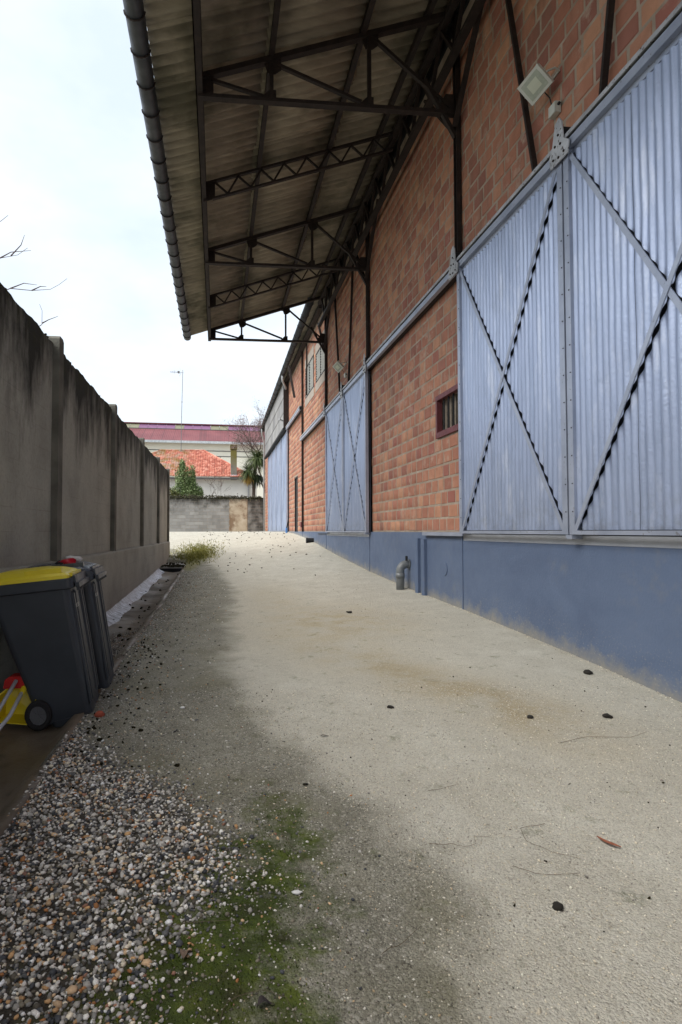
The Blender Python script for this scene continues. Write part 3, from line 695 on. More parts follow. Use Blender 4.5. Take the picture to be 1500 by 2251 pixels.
# ------------------------------------------------------------------ things on the warehouse
fl_w = simple('floodlight_white', sr(196, 198, 190), .45, 0, .06, 10, .05); fl_g = simple('frosted_glass', sr(168, 174, 160), .25, 0, .06, 10, 0)
def floodlight(name, y, z, s, label):
    Fl = empty(name, (XW - .02, y, z - .1 * s), label, 'floodlight', 'floodlights on the warehouse wall')
    n = Vector((-.66, -.42, -.62)).normalized(); u = Vector((0, 1, 0)); u = (u - n * u.dot(n)).normalized(); v = n.cross(u)
    c = Vector((XW - .20, y, z)); 
    def slab(hw, hh, d0, d1, nm, m, ins=0):
        mb = MB(); P = []
        for d, k2 in ((d0, 0), (d1, ins)):
            for i, j in ((-1, -1), (1, -1), (1, 1), (-1, 1)): P.append(c + u * (hw - k2) * i + v * (hh - k2) * j + n * d)
        mb.add(P, [(3, 2, 1, 0), (4, 5, 6, 7), (0, 1, 5, 4), (1, 2, 6, 5), (2, 3, 7, 6), (3, 0, 4, 7)]); return mb.build(nm, m, Fl)
    slab(.125 * s, .115 * s, -.02, .015, 'housing', fl_w, .0); slab(.12 * s, .11 * s, -.05, -.021, 'heat_sink', fl_w, 0)
    slab(.098 * s, .088 * s, .0155, .018, 'glass', fl_g); slab(.055 * s, .05 * s, .0185, .020, 'reflector', simple('reflector_white', sr(196, 200, 182), .4, 0, .04, 10, 0))
    mb = MB(); e = c + u * (-.135 * s) - n * .02; e2 = c + u * (.135 * s) - n * .02; wl = Vector((XW - .012, y, z + .08))
    mb.tube([e, e + Vector((.08, 0, .04)), wl + Vector((0, -.1 * s, 0)), wl + Vector((0, .1 * s, 0)), e2 + Vector((.08, 0, .04)), e2], .010, 6); mb.build('bracket', fl_w, Fl)
    mb = MB(); mb.tube([c - n * .05, (XW - .05, y, z - .12), (XW - .03, y - .01, z - .24 * s)], .006, 5); mb.build('cable', M['black'], Fl)
    return Fl
floodlight('floodlight', 5.19, 5.79, 1.0, 'white square floodlight on brick above the nearest sliding door')
floodlight('floodlight', 14.4, 5.66, 1.0, 'far white floodlight above the second pair of silver doors')
jb = simple('junction_plastic', sr(192, 194, 186), .5, 0, .08, 10, .05)
for (y, z, lb) in ((5.14, 5.51, 'small white junction box under the near floodlight'), (14.25, 5.40, 'small pale junction box under the far floodlight')):
    J_ = empty('junction_box', (XW - .035, y, z - .05), lb, 'junction box', 'junction boxes under the floodlights')
    box('box_body', jb, J_, XW - .055, XW - .004, y - .055, y + .055, z - .055, z + .055); box('box_lid', jb, J_, XW - .066, XW - .056, y - .052, y + .052, z - .052, z + .052)
    MB().tube([(XW - .03, y - .056, z + .02), (XW - .03, y - .075, z + .02)], .014, 8).build('gland', M['black'], J_)
pvc = simple('grey_pvc', sr(112, 116, 118), .45, 0, .12, 6, .08)
P_ = empty('drain_pipe', (3.10, 9.47, .42), 'grey plastic elbow pipe coming out of the gravel into the plinth', 'pipe')
pts = [(3.10, 9.47, .30), (3.10, 9.47, .72)] + [(3.10 + .12 * (1 - math.cos(t)), 9.47, .72 + .12 * math.sin(t)) for t in np.linspace(.2, math.pi / 2, 7)] + [(3.27, 9.47, .84)]
MB().tube(pts, .068, 16).build('elbow', pvc, P_, True)
MB().tube([(3.10, 9.47, .60), (3.10, 9.47, .69)], .076, 16).build('collar', pvc, P_, True)
MB().tube([(3.235, 9.47, .84), (3.262, 9.47, .84)], .08, 16).build('collar', pvc, P_, True)
MB().tube([(3.19, 9.40, .90), (3.19, 9.40, .98)], .022, 8).build('valve', M['black'], P_)
P_ = empty('drain_stub', (3.15, 19.2, .95), 'short black drain stub sticking out of the plinth foot', 'pipe')
MB().tube([(3.28, 19.2, 1.08), (3.02, 19.2, 1.08)], .09, 12).build('stub', M['black'], P_); MB().tube([(3.06, 19.2, 1.08), (3.01, 19.2, 1.08)], .10, 12).build('stub_rim', M['black'], P_)
P_ = empty('standpipe', (3.05, 25.1, 1.33), 'thin black and blue pipe stub by the dark pedestrian door', 'pipe')
blu = simple('blue_plastic', sr(70, 120, 180), .5, 0, .1)
MB().tube([(3.05, 25.1, 1.3), (3.06, 25.1, 1.55)], .05, 8).build('pipe_base', blu, P_); MB().tube([(3.06, 25.1, 1.55), (3.10, 24.8, 1.86)], .03, 6).build('pipe_lever', M['black'], P_)
P_ = empty('hose_box', (3.27, 21.75, 1.6), 'small dark red box low on the brick near the wall joint', 'box')
box('box_body', wr, P_, 3.2, 3.285, 21.65, 21.85, 1.55, 1.76); box('box_lid', wr, P_, 3.19, 3.199, 21.66, 21.84, 1.56, 1.75)

# ------------------------------------------------------------------ boundary wall
BW = empty('boundary_wall', (-1.8, 7, .1), 'tall grey concrete boundary wall with posts, black algae along its top', 'wall')
BW['kind'] = 'thing'
bp = [-3.6, -.3, 2.9, 6.05, 9.28, 12.75, 16.2, 19.45]
def wtop(y): return float(np.interp(y, [-6, 5, 9, 19.5], [3.33, 3.35, 3.37, 3.45]))
for i, (a, b) in enumerate(zip(bp[:-1], bp[1:])):
    # panel with worn, uneven top
    N = 40; V = []; 
    for j in range(N + 1):
        y = a + .07 + (b - a - .14) * j / N
        t = wtop(y) + .012 * math.sin(y * 7.3) + random.uniform(-.012, .012)
        x = -1.69
        V += [(x, y, 1.05), (x + .004 * math.sin(y * 1.7), y, 2.2), (x, y, t - .015), (x - .02, y, t), (x - .15, y, t - random.uniform(0, .02)), (x - .16, y, 1.05)]
    F = [(6 * j + q, 6 * j + 6 + q, 6 * j + 7 + q, 6 * j + 1 + q) for j in range(N) for q in range(5)] + [(0, 1, 2, 3, 4, 5), tuple(6 * N + q for q in (5, 4, 3, 2, 1, 0))]
    obj('panel', V, F, M['oldconc'], BW)
for y in bp:
    t = wtop(y)
    mb = MB(); mb.prism([(y - .085, .9), (y + .085, .9), (y + .085, t + .035), (y + .05, t + .06), (y - .06, t + .06), (y - .085, t + .03)], 0, -1.86, -1.625)
    mb.build('post', M['postconc'], BW)
V = []; yy = np.linspace(-6, 19.55, 110)
for y in yy:
    zt = 1.10 - .0035 * max(0, y - 4)
    V += [(-1.61, y, -.4), (-1.608, y, zt - .02), (-1.625, y, zt + .004 * math.sin(y * 3)), (-1.71, y, zt + .012), (-1.71, y, -.4)]
F = [(5 * j + q, 5 * j + 5 + q, 5 * j + 6 + q, 5 * j + 1 + q) for j in range(len(yy) - 1) for q in range(4)] + [tuple(5 * (len(yy) - 1) + q for q in (0, 1, 2, 3, 4)), (4, 3, 2, 1, 0)]
obj('footing', V, F, M['oldconc'], BW)
# moss cushions along the top edge
ico_v, ico_f = None, None
def ico(sub=1):
    import bmesh
    bm = bmesh.new(); bmesh.ops.create_icosphere(bm, subdivisions=sub, radius=1); V = np.array([v.co[:] for v in bm.verts]); F = np.array([[v.index for v in f.verts] for f in bm.faces]); bm.free(); return V, F
IV, IF = ico(2); I1, F1 = ico(1)
def scatter(P, S, Vp, Fp, rotz=True, tilt=.5):
    """copies of prototypes Vp (list) at P (n,3) with scale S (n,3)"""
    n = len(P); out = []; fo = []; nv = 0
    a = rng.uniform(0, 2 * np.pi, n); b = rng.normal(0, tilt, n); c_ = rng.normal(0, tilt, n)
    ca, sa, cb, sb, cc, sc = np.cos(a), np.sin(a), np.cos(b), np.sin(b), np.cos(c_), np.sin(c_)
    Rm = np.empty((n, 3, 3))
    Rm[:, 0, 0] = ca * cb; Rm[:, 0, 1] = ca * sb * sc - sa * cc; Rm[:, 0, 2] = ca * sb * cc + sa * sc
    Rm[:, 1, 0] = sa * cb; Rm[:, 1, 1] = sa * sb * sc + ca * cc; Rm[:, 1, 2] = sa * sb * cc - ca * sc
    Rm[:, 2, 0] = -sb; Rm[:, 2, 1] = cb * sc; Rm[:, 2, 2] = cb * cc
    kp = rng.integers(0, len(Vp), n); Vall = np.empty((n, len(Vp[0]), 3))
    for i in range(len(Vp)):
        m = kp == i
        Vall[m] = np.einsum('nij,nkj->nki', Rm[m], Vp[i][None] * S[m][:, None, :]) + P[m][:, None, :]
    L = len(Vp[0]); Fa = (Fp[None] + (np.arange(n) * L)[:, None, None]).reshape(-1, Fp.shape[1])
    return Vall.reshape(-1, 3), Fa
def lumpy(V, amt, seed):
    r = np.random.default_rng(seed); d = np.zeros(len(V))
    for _ in range(6):
        k_ = r.normal(size=3) * 2.2; d += np.sin(V @ k_ + r.uniform(0, 6)) / 6
    return V * (1 + amt * d * 2)[:, None]
LUMP1 = [lumpy(I1, .28, i) for i in range(8)]; LUMP2 = [lumpy(IV, .25, i) for i in range(6)]
n = 1500; my = rng.uniform(2.5, 19.4, n); mt = np.array([wtop(y) for y in my])
P = np.stack([-1.712 - np.abs(rng.normal(0, .03, n)), my, mt + rng.normal(-.016, .007, n)], -1); s = rng.uniform(.006, .017, n) * np.where(rng.random(n) < .06, 1.7, 1)
k = NT('wall_moss'); c = k.ramp(k.noise(4, 4), [(.3, sr(30, 30, 22)), (.6, sr(44, 46, 28)), (.75, sr(70, 72, 34))]); k.bump(k.noise(140, 3), .8, .01); M['wmoss'] = k.fin(c, 1, 0, .05)
V, F = scatter(P, np.stack([s, s * 1.5, s * .6], -1), LUMP1, F1)
tag(obj('wall_moss', V, F, M['wmoss'], BW, True), kind='stuff')
# silvery flashing along the wall foot
k = NT('silver_flashing'); v = k.mapv((3, 8, 3)); c = k.ramp(k.noise(3, 6, .7, v), [(.35, sr(84, 84, 86)), (.5, sr(150, 154, 164)), (.66, sr(216, 222, 234))])
k.bump(k.noise(9, 6, .7, v), .6, .02); M['flash'] = k.fin(c, .3, .55)
V = []; yy = np.linspace(5.0, 15.9, 240)
for y in yy:
    z0 = float(zl(y)); wv = .016 * math.sin(y * 2.3) + .008 * math.sin(y * 6.1) - .05
    V += [(-1.617, y, z0 + .035 + .004 * math.sin(y * 9)), (-1.56, y, z0 - .018 + .004 * math.sin(y * 23)), (-1.48, y, z0 - .052 + .005 * math.sin(y * 17)), (-1.40 + wv, y, z0 - .068 + .004 * math.sin(y * 31)), (-1.36 + wv, y, z0 - .092)]
F = [(5 * j + q, 5 * j + 5 + q, 5 * j + 6 + q, 5 * j + 1 + q) for j in range(len(yy) - 1) for q in range(4)]
tag(obj('flashing_strip', V, F, M['flash'], None, True), 'shiny silver flashing strip along the foot of the concrete wall', 'flashing')
# end slab of the channel with black litter
sl = MB(); sl.tube([(-1.28, 17.0, .27), (-1.28, 17.0, .385)], .30, 24)
o = empty('drain_cover', (-1.28, 17.2, .27), 'grey drain cover slab at the end of the channel, strewn with black litter', 'drain cover')
V = []; mb = MB(); poly = [(-1.61, 16.1), (-1.0, 16.15), (-.93, 16.6), (-.95, 18.25), (-1.61, 18.25)]
mb.prism(poly, 2, .22, .392); mb.build('slab', M['slab'], o)
mb = MB(); mb.prism([(-1.58, 16.06), (-1.02, 16.10), (-.99, 16.15), (-1.02, 16.18), (-1.58, 16.14)], 2, .2, .36); mb.build('dark_lip', M['black'], o)

# ------------------------------------------------------------------ wheelie bins
plast = simple('bin_plastic', sr(58, 63, 70), .42, 0, .14, 4, .12, 220, .4, .002)
plrub = simple('bin_rubber', sr(28, 28, 30), .75, 0, .2, 6, .2, 120)
yel = simple('yellow_plastic', sr(238, 218, 40), .38, 0, .08, 4, .06, 120)
gry = simple('grey_lid_plastic', sr(72, 78, 88), .3, 0, .12, 4, .06, 120)
hubm = simple('hub_plastic', sr(96, 98, 102), .45, 0, .15, 6, .05)
ink = simple('bin_print', sr(190, 190, 186), .7, 0, .2, 60, 0)
def rring(hx0, hx1, hy, z, r=.05, n=4):
    """rounded rectangle ring: x from hx0 to hx1, y +-hy"""
    P = []
    for (cx, cy, a0) in ((hx1 - r, hy - r, 0), (hx0 + r, hy - r, 90), (hx0 + r, -hy + r, 180), (hx1 - r, -hy + r, 270)):
        for i in range(n + 1):
            t = R(a0 + 90 * i / n); P.append((cx + r * math.cos(t), cy + r * math.sin(t), z))
    return P
def loft(rings, cap0=True, cap1=True):
    V = [p for r_ in rings for p in r_]; n = len(rings[0])
    F = [(i * n + k_, i * n + (k_ + 1) % n, (i + 1) * n + (k_ + 1) % n, (i + 1) * n + k_) for i in range(len(rings) - 1) for k_ in range(n)]
    if cap0: F.append(tuple(range(n - 1, -1, -1)))
    if cap1: F.append(tuple((len(rings) - 1) * n + k_ for k_ in range(n)))
    return V, F
def wheelie_bin(loc, tilt, lidm, label, rz_=0.):
    B_ = empty('wheelie_bin', loc, label, 'wheelie bin', 'wheelie bins by the wall'); B_.rotation_euler = (0, -tilt, rz_)
    B_.scale = (.85, 1, 1)
    def L(nm, V, F, m, par=B_, sm_=False):      # the rim plane drops a little toward the front
        V = [(p[0], p[1], p[2] + (.05 - (p[0] + .33) * .08) * min(1, max(0, (p[2] - .60) / .28))) for p in V]
        return obj(nm, V, F, m, par, sm_, True)
    # body: origin at the middle of the base; +x is the front
    V, F = loft([rring(-.09, .318, .225, .03, .05), rring(-.11, .32, .232, .10, .05), rring(-.20, .328, .262, .55, .055), rring(-.285, .335, .278, .93, .055)], True, False); L('body', V, F, plast, sm_=False)
    # base lip and wheel housing
    V, F = loft([rring(.0, .316, .228, .0, .05), rring(-.02, .32, .234, .045, .05)]); L('base', V, F, plast)
    # front ribs
    for yv in (-.20, -.12, .12, .20):
        mb = MB(); mb.add([(.316, yv - .022, .10), (.316, yv + .022, .10), (.332, yv + .014, .12), (.332, yv - .014, .12), (.335, yv - .022, .90), (.335, yv + .022, .90), (.352, yv + .014, .88), (.352, yv - .014, .88)],
                          [(0, 3, 2, 1), (4, 5, 6, 7), (0, 1, 5, 4), (1, 2, 6, 5), (2, 3, 7, 6), (3, 0, 4, 7)]); L('rib', mb.v, mb.f, plast)
    # rim, with a second lip and the comb bar at the front
    V, F = loft([rring(-.33, .345, .282, .915, .05), rring(-.335, .375, .300, .925, .05), rring(-.335, .380, .300, .985, .05), rring(-.33, .375, .297, .99, .05), rring(-.31, .345, .272, .99, .04)], False, False); L('rim', V, F, plast)
    mb = MB(); mb.box(.372, .392, -.25, .25, .952, 1.004).box(.385, .415, -.265, .265, .922, .955); L('comb_bar', mb.v, mb.f, plast)
    mb = MB()
    for yv in np.linspace(-.24, .24, 9): mb.box(.385, .41, yv - .004, yv + .004, .90, .922)
    L('comb_ribs', mb.v, mb.f, plast)
    # lid: low dome, hinged at the back
    rings = []
    for (g, z) in ((0, .992), (.004, 1.012), (.03, 1.028), (.10, 1.045), (.2, 1.055)):
        rg = rring(-.36 + g * .8, .352 - g, .288 - g * .75, z, .05 - g * .05)
        rings.append([(p[0], p[1], p[2] + .020 * math.sin(max(0, min(1, (p[0] + .36) / .7)) * math.pi) * (g > 0)) for p in rg])
    V, F = loft(rings, True, True); lid = L('lid', V, F, lidm)
    mb = MB(); mb.box(.02, .30, -.262, -.225, 1.035, 1.066).box(.33, .366, -.20, .20, .998, 1.022); L('lid_grip', mb.v, mb.f, lidm, lid)
    mb = MB(); mb.tube([(-.365, -.24, .985), (-.365, .24, .985)], .016, 8); mb.tube([(-.32, -.24, .96), (-.365, -.24, .985)], .014, 6); mb.tube([(-.32, .24, .96), (-.365, .24, .985)], .014, 6); L('handle', mb.v, mb.f, plast, sm_=True)
    mb = MB(); mb.tube([(-.075, -.27, .12), (-.075, .27, .12)], .012, 8); L('axle', mb.v, mb.f, plrub)
    for sy in (-1, 1):
        y0, y1 = sy * .235, sy * .288; V = []; n = 28; prof_ = [(.055, y0), (.088, y0), (.10, y0 + sy * .010), (.10, y1 - sy * .010), (.088, y1), (.066, y1)]
        for i in range(n):
            t = 2 * math.pi * i / n; V += [(-.075 + r_ * math.cos(t), yv, .12 + r_ * math.sin(t)) for r_, yv in prof_]
        m = len(prof_); F = [(i * m + q, i * m + (q + 1) % m, ((i + 1) % n) * m + (q + 1) % m, ((i + 1) % n) * m + q) for i in range(n) for q in range(m)]
        wh = L('wheel', V, F, plrub, sm_=False)
        mb = MB(); mb.tube([(-.075, y1 - sy * .014, .12), (-.075, y1 - sy * .018, .12)], .066, 24); L('hub_plate', mb.v, mb.f, hubm, wh)
        mb = MB(); mb.tube([(-.075, y1 - sy * .012, .12), (-.075, y1 + sy * .004, .12)], .014, 10)
        for i in range(8):
            t = 2 * math.pi * i / 8; mb.bar((-.075 + .014 * math.cos(t), y1 - sy * .010, .12 + .014 * math.sin(t)), (-.075 + .062 * math.cos(t), y1 - sy * .010, .12 + .062 * math.sin(t)), .008, .010, (0, 1, 0))
        L('hub', mb.v, mb.f, hubm, wh)
    # printed letters on the front, near corner
    cu = bpy.data.curves.new('bin_text', 'FONT'); cu.body = 'VAL BEM'; cu.size = .04; cu.extrude = .0005; cu.align_x = 'CENTER'
    to = bpy.data.objects.new('printed_letters', cu); COL.objects.link(to)
    bpy.context.view_layer.update(); me = bpy.data.meshes.new_from_object(to); bpy.data.objects.remove(to); me.name = 'printed_letters'
    o = link_mesh('printed_letters', me, ink, B_, (.352, -.16, .775)); o.rotation_euler = (R(90), R(-4.5) * 0, R(90)); o.rotation_euler = (R(90 + 1.5), 0, R(90))
    return B_
tl = R(11)
wheelie_bin((-1.135, 4.27, .055), tl, yel, 'dark grey wheelie bin with yellow lid leaning back against the concrete wall', R(5))
wheelie_bin((-1.135, 4.885, .06), tl * .95, gry, 'dark grey wheelie bin with grey lid behind the yellow-lidded one', R(4))
# crumpled packet lying on the grey lid
rp = simple('red_packet', sr(190, 24, 44), .4, 0, .15); wp = simple('white_packet', sr(214, 212, 210), .5, 0, .1, 30)
pk = empty('crumpled_packet', (-1.18, 4.77, 1.10), 'crumpled red and white packet lying on the grey bin lid', 'packet')
def lump_obj(nm, c, s, seed, m, par):
    V = lumpy(IV, .5, seed) * np.array(s) + np.array(c); return obj(nm, V, IF, m, par)
lump_obj('red_wrapper', (-1.19, 4.74, 1.15), (.055, .05, .038), 3, rp, pk); lump_obj('white_wrapper', (-1.175, 4.79, 1.175), (.06, .05, .025), 5, wp, pk); lump_obj('dark_wrapper', (-1.27, 4.74, 1.13), (.04, .05, .03), 8, M['black'], pk)
# dustpan and brush with long white handles behind the bin wheel
redp = simple('red_plastic', sr(190, 30, 28), .42, 0, .1); whp = simple('white_tube', sr(206, 208, 214), .4, 0, .06)
dp = empty('dustpan', (-1.33, 3.86, .06), 'yellow long-handled dustpan with white tube handle lying behind the bin wheel', 'dustpan')
V = [(-1.46, 3.80, .10), (-1.22, 3.80, .075), (-1.20, 3.82, .24), (-1.25, 3.86, .305), (-1.40, 3.86, .315), (-1.455, 3.82, .27)]
Vb = [(p[0] * .93 - 1.33 * .07, p[1] + .17, p[2] * .9 + .02) for p in V]; Vi = [(-1.33 + (p[0] + 1.33) * .94, p[1] + .001, .19 + (p[2] - .19) * .93) for p in V]; Vj = [(-1.33 + (p[0] + 1.33) * .88, p[1] + .155, .19 + (p[2] - .19) * .85) for p in V]
VV = V + Vb + Vi + Vj; F = [(i, (i + 1) % 6, (i + 1) % 6 + 6, i + 6) for i in range(6)] + [(5 + 6, 4 + 6, 3 + 6, 2 + 6, 1 + 6, 0 + 6)][:1]
F += [(i + 12, i + 18, (i + 1) % 6 + 18, (i + 1) % 6 + 12) for i in range(6)] + [(18, 19, 20, 21, 22, 23)] + [(i, i + 12, (i + 1) % 6 + 12, (i + 1) % 6) for i in range(6)]
obj('scoop', VV, F, yel, dp)
MB().tube([(-1.285, 3.80, .30), (-1.30, 3.62, .20), (-1.335, 3.05, .085)], .0125, 10).build('handle', whp, dp, True)
MB().tube([(-1.285, 3.86, .325), (-1.285, 3.79, .295)], .02, 8).build('handle_socket', yel, dp)
br = empty('long_brush', (-1.33, 3.95, .06), 'red brush with long white tube handle lying across the yellow dustpan', 'brush')
MB().prism([(-1.42, .315), (-1.22, .315), (-1.23, .375), (-1.26, .395), (-1.38, .395), (-1.41, .375)], 1, 3.83, 3.93).build('brush_head', redp, br)
mb = MB()
for bx in np.linspace(-1.40, -1.24, 15):
    for by in (3.87, 3.90, 3.93): mb.bar((bx, by - .02, .32), (bx + random.uniform(-.01, .01), by + .06, .30), .006, .006)
mb.build('bristles', redp, br)
MB().tube([(-1.325, 3.80, .375), (-1.36, 3.52, .22), (-1.42, 3.02, .07)], .0125, 10).build('handle', whp, br, True)

for o in (dp, br): o.location += Vector((-.02, .20, .02))
# ------------------------------------------------------------------ far garden wall
FW = empty('block_wall', (0, 39.6, 1.38), 'low grey concrete block wall closing the yard at the far end', 'wall')
FW['kind'] = 'thing'
FY = 39.5; ft = 3.70; hb = .2315
k = NT('grey_block'); r = k.n('ShaderNodeObjectInfo').outputs['Random']; X = k.xyz()
c = k.ramp(r, [(0, sr(142, 140, 136)), (.5, sr(152, 150, 146)), (1, sr(162, 160, 155))]); c = k.mix(k.fr(k.noise(1.4, 6, .65), .45, .7, 0, .5), c, sr(112, 110, 104))
hz = k.math('ADD', X[2], k.fr(k.noise(1.7, 5), .3, .7, -.5, .5)); c = k.mix(k.fr(hz, 3.0, 3.7, 0, .9), c, sr(62, 60, 54))
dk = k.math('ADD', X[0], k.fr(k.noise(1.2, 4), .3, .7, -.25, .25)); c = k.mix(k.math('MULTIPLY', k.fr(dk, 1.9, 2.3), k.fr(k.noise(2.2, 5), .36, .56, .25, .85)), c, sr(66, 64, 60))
k.bump(k.noise(30, 5), .4, .01); M['block'] = k.fin(c, .95, 0, .1)
box('joint_bed', M['mortar'], FW, -12.2, 3.285, FY + .012, FY + .2, 1.0, ft - .03)
bme = None; row = 0; z = 1.36
bm1 = MB().box(-.5, .5, 0, .05, 0, 1)
bmesh_ = bpy.data.meshes.new('block'); bmesh_.from_pydata(bm1.v, [], bm1.f); bmesh_.update(); bmesh_.materials.append(M['block'])
while z < ft - .1:
    x = -5.2 + (.3 if row % 2 else 0)
    while x < 3.27:
        x1 = min(x + .60, 3.28); segs = [(x, x1)]
        if x1 > .79 and x < 2.08: segs = [s_ for s_ in ((x, .79), (2.08, x1)) if s_[1] - s_[0] > .06]
        for (p, q) in segs:
            o = link_mesh('block', bmesh_, None, FW, Vector(((p + q) / 2, FY + random.uniform(-.006, .006), z)) - org(FW)); o.scale = (q - p - .014, 1, hb - .014)
        x = x1
        if x1 >= 3.27: break
    z += hb; row += 1
k = NT('beige_render'); X = k.xyz(); c = k.ramp(k.noise(1.6, 6, .6), [(.3, sr(160, 142, 120)), (.55, sr(186, 172, 150)), (.75, sr(200, 190, 170))])
c = k.mix(k.math('MULTIPLY', k.fr(k.noise(1.0, 5, .6), .50, .60), .8), c, sr(118, 92, 70)); hz = k.math('ADD', X[2], k.fr(k.noise(2.5, 5), .3, .7, -.3, .3)); c = k.mix(k.fr(hz, 3.35, 3.75, 0, .8), c, sr(82, 74, 62))
k.bump(k.noise(20, 5), .4, .01); M['beige'] = k.fin(c, .9, 0, .15)
box('render_patch', M['beige'], FW, .82, 2.06, FY - .03, FY + .03, 1.36, ft - .06)
for i in range(5): box('hinge_pin', M['slab'], FW, .79, .84, FY - .05, FY - .03, 1.75 + i * .42, 1.84 + i * .42)
V = []; xs_ = np.linspace(-12.2, 3.285, 90)
for x in xs_:
    t = ft + .02 * math.sin(x * 3) + random.uniform(-.02, .02)
    V += [(x, FY - .03, ft - .05), (x, FY - .01, t + .02), (x, FY + .2, t + .02), (x, FY + .22, ft - .05)]
F = [(4 * j + q, 4 * j + 4 + q, 4 * j + 5 + q, 4 * j + 1 + q) for j in range(89) for q in range(3)]
obj('coping', V, F, M['wmoss'], FW)
# ------------------------------------------------------------------ vegetation
def leaf_mat(name, stops, sc=.8):
    k = NT(name); r = k.n('ShaderNodeNewGeometry').outputs['Random Per Island']
    c = k.ramp(r, stops); c = k.mix(k.fr(k.noise(sc * 3, 3), .35, .65, 0, .4), c, stops[0][1])
    m = k.fin(c, .6, 0, .3); k.b.inputs['Transmission Weight'].default_value = 0
    return m
def leaves(P, size, aspect=.5, droop=0., out=None, fold=.15):
    n = len(P); a = rng.normal(size=(n, 3)); a[:, 2] -= droop
    if out is not None: a = a * .6 + out
    a /= np.linalg.norm(a, axis=1)[:, None]; b = np.cross(a, rng.normal(size=(n, 3))); b /= np.linalg.norm(b, axis=1)[:, None]; c_ = np.cross(a, b)
    s = (size * rng.uniform(.6, 1.4, n))[:, None]
    V = np.stack([P, P + a * s * .5 + b * s * aspect * .5, P + a * s, P + a * s * .5 - b * s * aspect * .5], 1)
    V[:, 1] += c_ * s * fold; V[:, 3] += c_ * s * fold
    F = (np.array([[0, 1, 2, 3]])[None] + (np.arange(n) * 4)[:, None, None]).reshape(-1, 4)
    return V.reshape(-1, 3), F
def branch_tree(base, h, levels, spread, seed, r0, lean=(0, 0, 1), nch=(2, 4), curl=.25, first=.4):
    rg = random.Random(seed); mb = MB(); tips = []; segs = []
    def grow(p, d, L, r_, lv):
        n = 5; pts = [p]; q = Vector(p); dd = Vector(d).normalized(); rr = [r_]
        for i in range(n):
            dd = (dd + Vector((rg.gauss(0, curl), rg.gauss(0, curl), rg.gauss(.05, curl))) * .35).normalized(); q = q + dd * (L / n); pts.append(q.copy()); rr.append(max(r_ * (1 - .5 * (i + 1) / n), .004))
        mb.tube(pts, rr, 5 if lv < 2 else 4, False); segs.append(pts)
        if lv >= levels: tips.extend(pts[2:]); return
        for _ in range(rg.randint(*nch)):
            i = rg.randint(2, n); ax = Vector((rg.gauss(0, 1), rg.gauss(0, 1), rg.gauss(.3, .6))).normalized()
            grow(pts[i], (dd * .6 + ax * spread), L * rg.uniform(.5, .78), rr[i] * .65, lv + 1)
        grow(pts[-1], dd, L * .7, rr[-1], lv + 1)
    grow(Vector(base), Vector(lean), h * first, r0, 0)
    return mb, tips
bark = simple('bark', sr(74, 62, 54), .9, 0, .3, 12, .5, 40); barkp = simple('grey_twig_bark', sr(96, 80, 74), .9, 0, .25, 12, .3, 40)
def blob_points(cs, n):
    P = []; 
    for (c_, r_, k_) in cs:
        m = int(n * k_); u = rng.normal(size=(m, 3)); u /= np.linalg.norm(u, axis=1)[:, None]; rad = rng.random(m) ** .45
        P.append(np.array(c_) + u * rad[:, None] * np.array(r_))
    return np.concatenate(P)
# evergreen shrub behind the wall
T = empty('evergreen_shrub', (-2.3, 42.5, 1.38), 'dark green upright evergreen shrub rising behind the block wall', 'shrub')
mb = MB(); mb.tube([(-2.3, 42.5, 1.35), (-2.35, 42.5, 3.5), (-2.5, 42.5, 6.0)], [.09, .06, .02], 6)
for i in range(14):
    z = random.uniform(3, 5.6); a = random.uniform(0, 6.3); mb.tube([(-2.35, 42.5, z), (-2.35 + .6 * math.cos(a), 42.5 + .5 * math.sin(a), z + .7)], [.03, .01], 4)
mb.build('trunk', bark, T)
cl = [((-2.4, 42.5, 4.2), (1.15, .7, .85), .32), ((-2.55, 42.5, 5.3), (.62, .5, 1.05), .26), ((-2.62, 42.5, 6.2), (.22, .25, .6), .07), ((-1.85, 42.5, 5.2), (.25, .3, 1.2), .12), ((-1.45, 42.5, 4.2), (.45, .4, .55), .12), ((-2.0, 42.5, 4.6), (.5, .4, .7), .13)]
V, F = leaves(blob_points(cl, 9000), .12, .55); obj('crown', V, F, leaf_mat('evergreen_leaf', [(0, sr(80, 98, 58)), (.5, sr(118, 140, 86)), (.85, sr(148, 166, 112)), (1, sr(180, 192, 146))]), T)
T = empty('olive_bush', (-3.6, 42.2, 1.38), 'olive green bushy hedge plant at the left end of the block wall', 'shrub')
mb = MB(); 
for i in range(7): mb.tube([(-3.6, 42.2, 1.35), (-3.6 + random.uniform(-.8, .8), 42.2, 3.2), (-3.6 + random.uniform(-1.2, 1.2), 42.2, 4.6)], [.05, .03, .01], 5)
mb.build('stems', bark, T)
V, F = leaves(blob_points([((-3.7, 42.2, 3.9), (1.1, .6, .75), .6), ((-3.0, 42.2, 3.8), (.6, .5, .5), .4)], 2600), .12, .5); obj('crown', V, F, leaf_mat('olive_leaf', [(0, sr(70, 74, 36)), (.5, sr(104, 108, 58)), (1, sr(146, 146, 92))]), T)
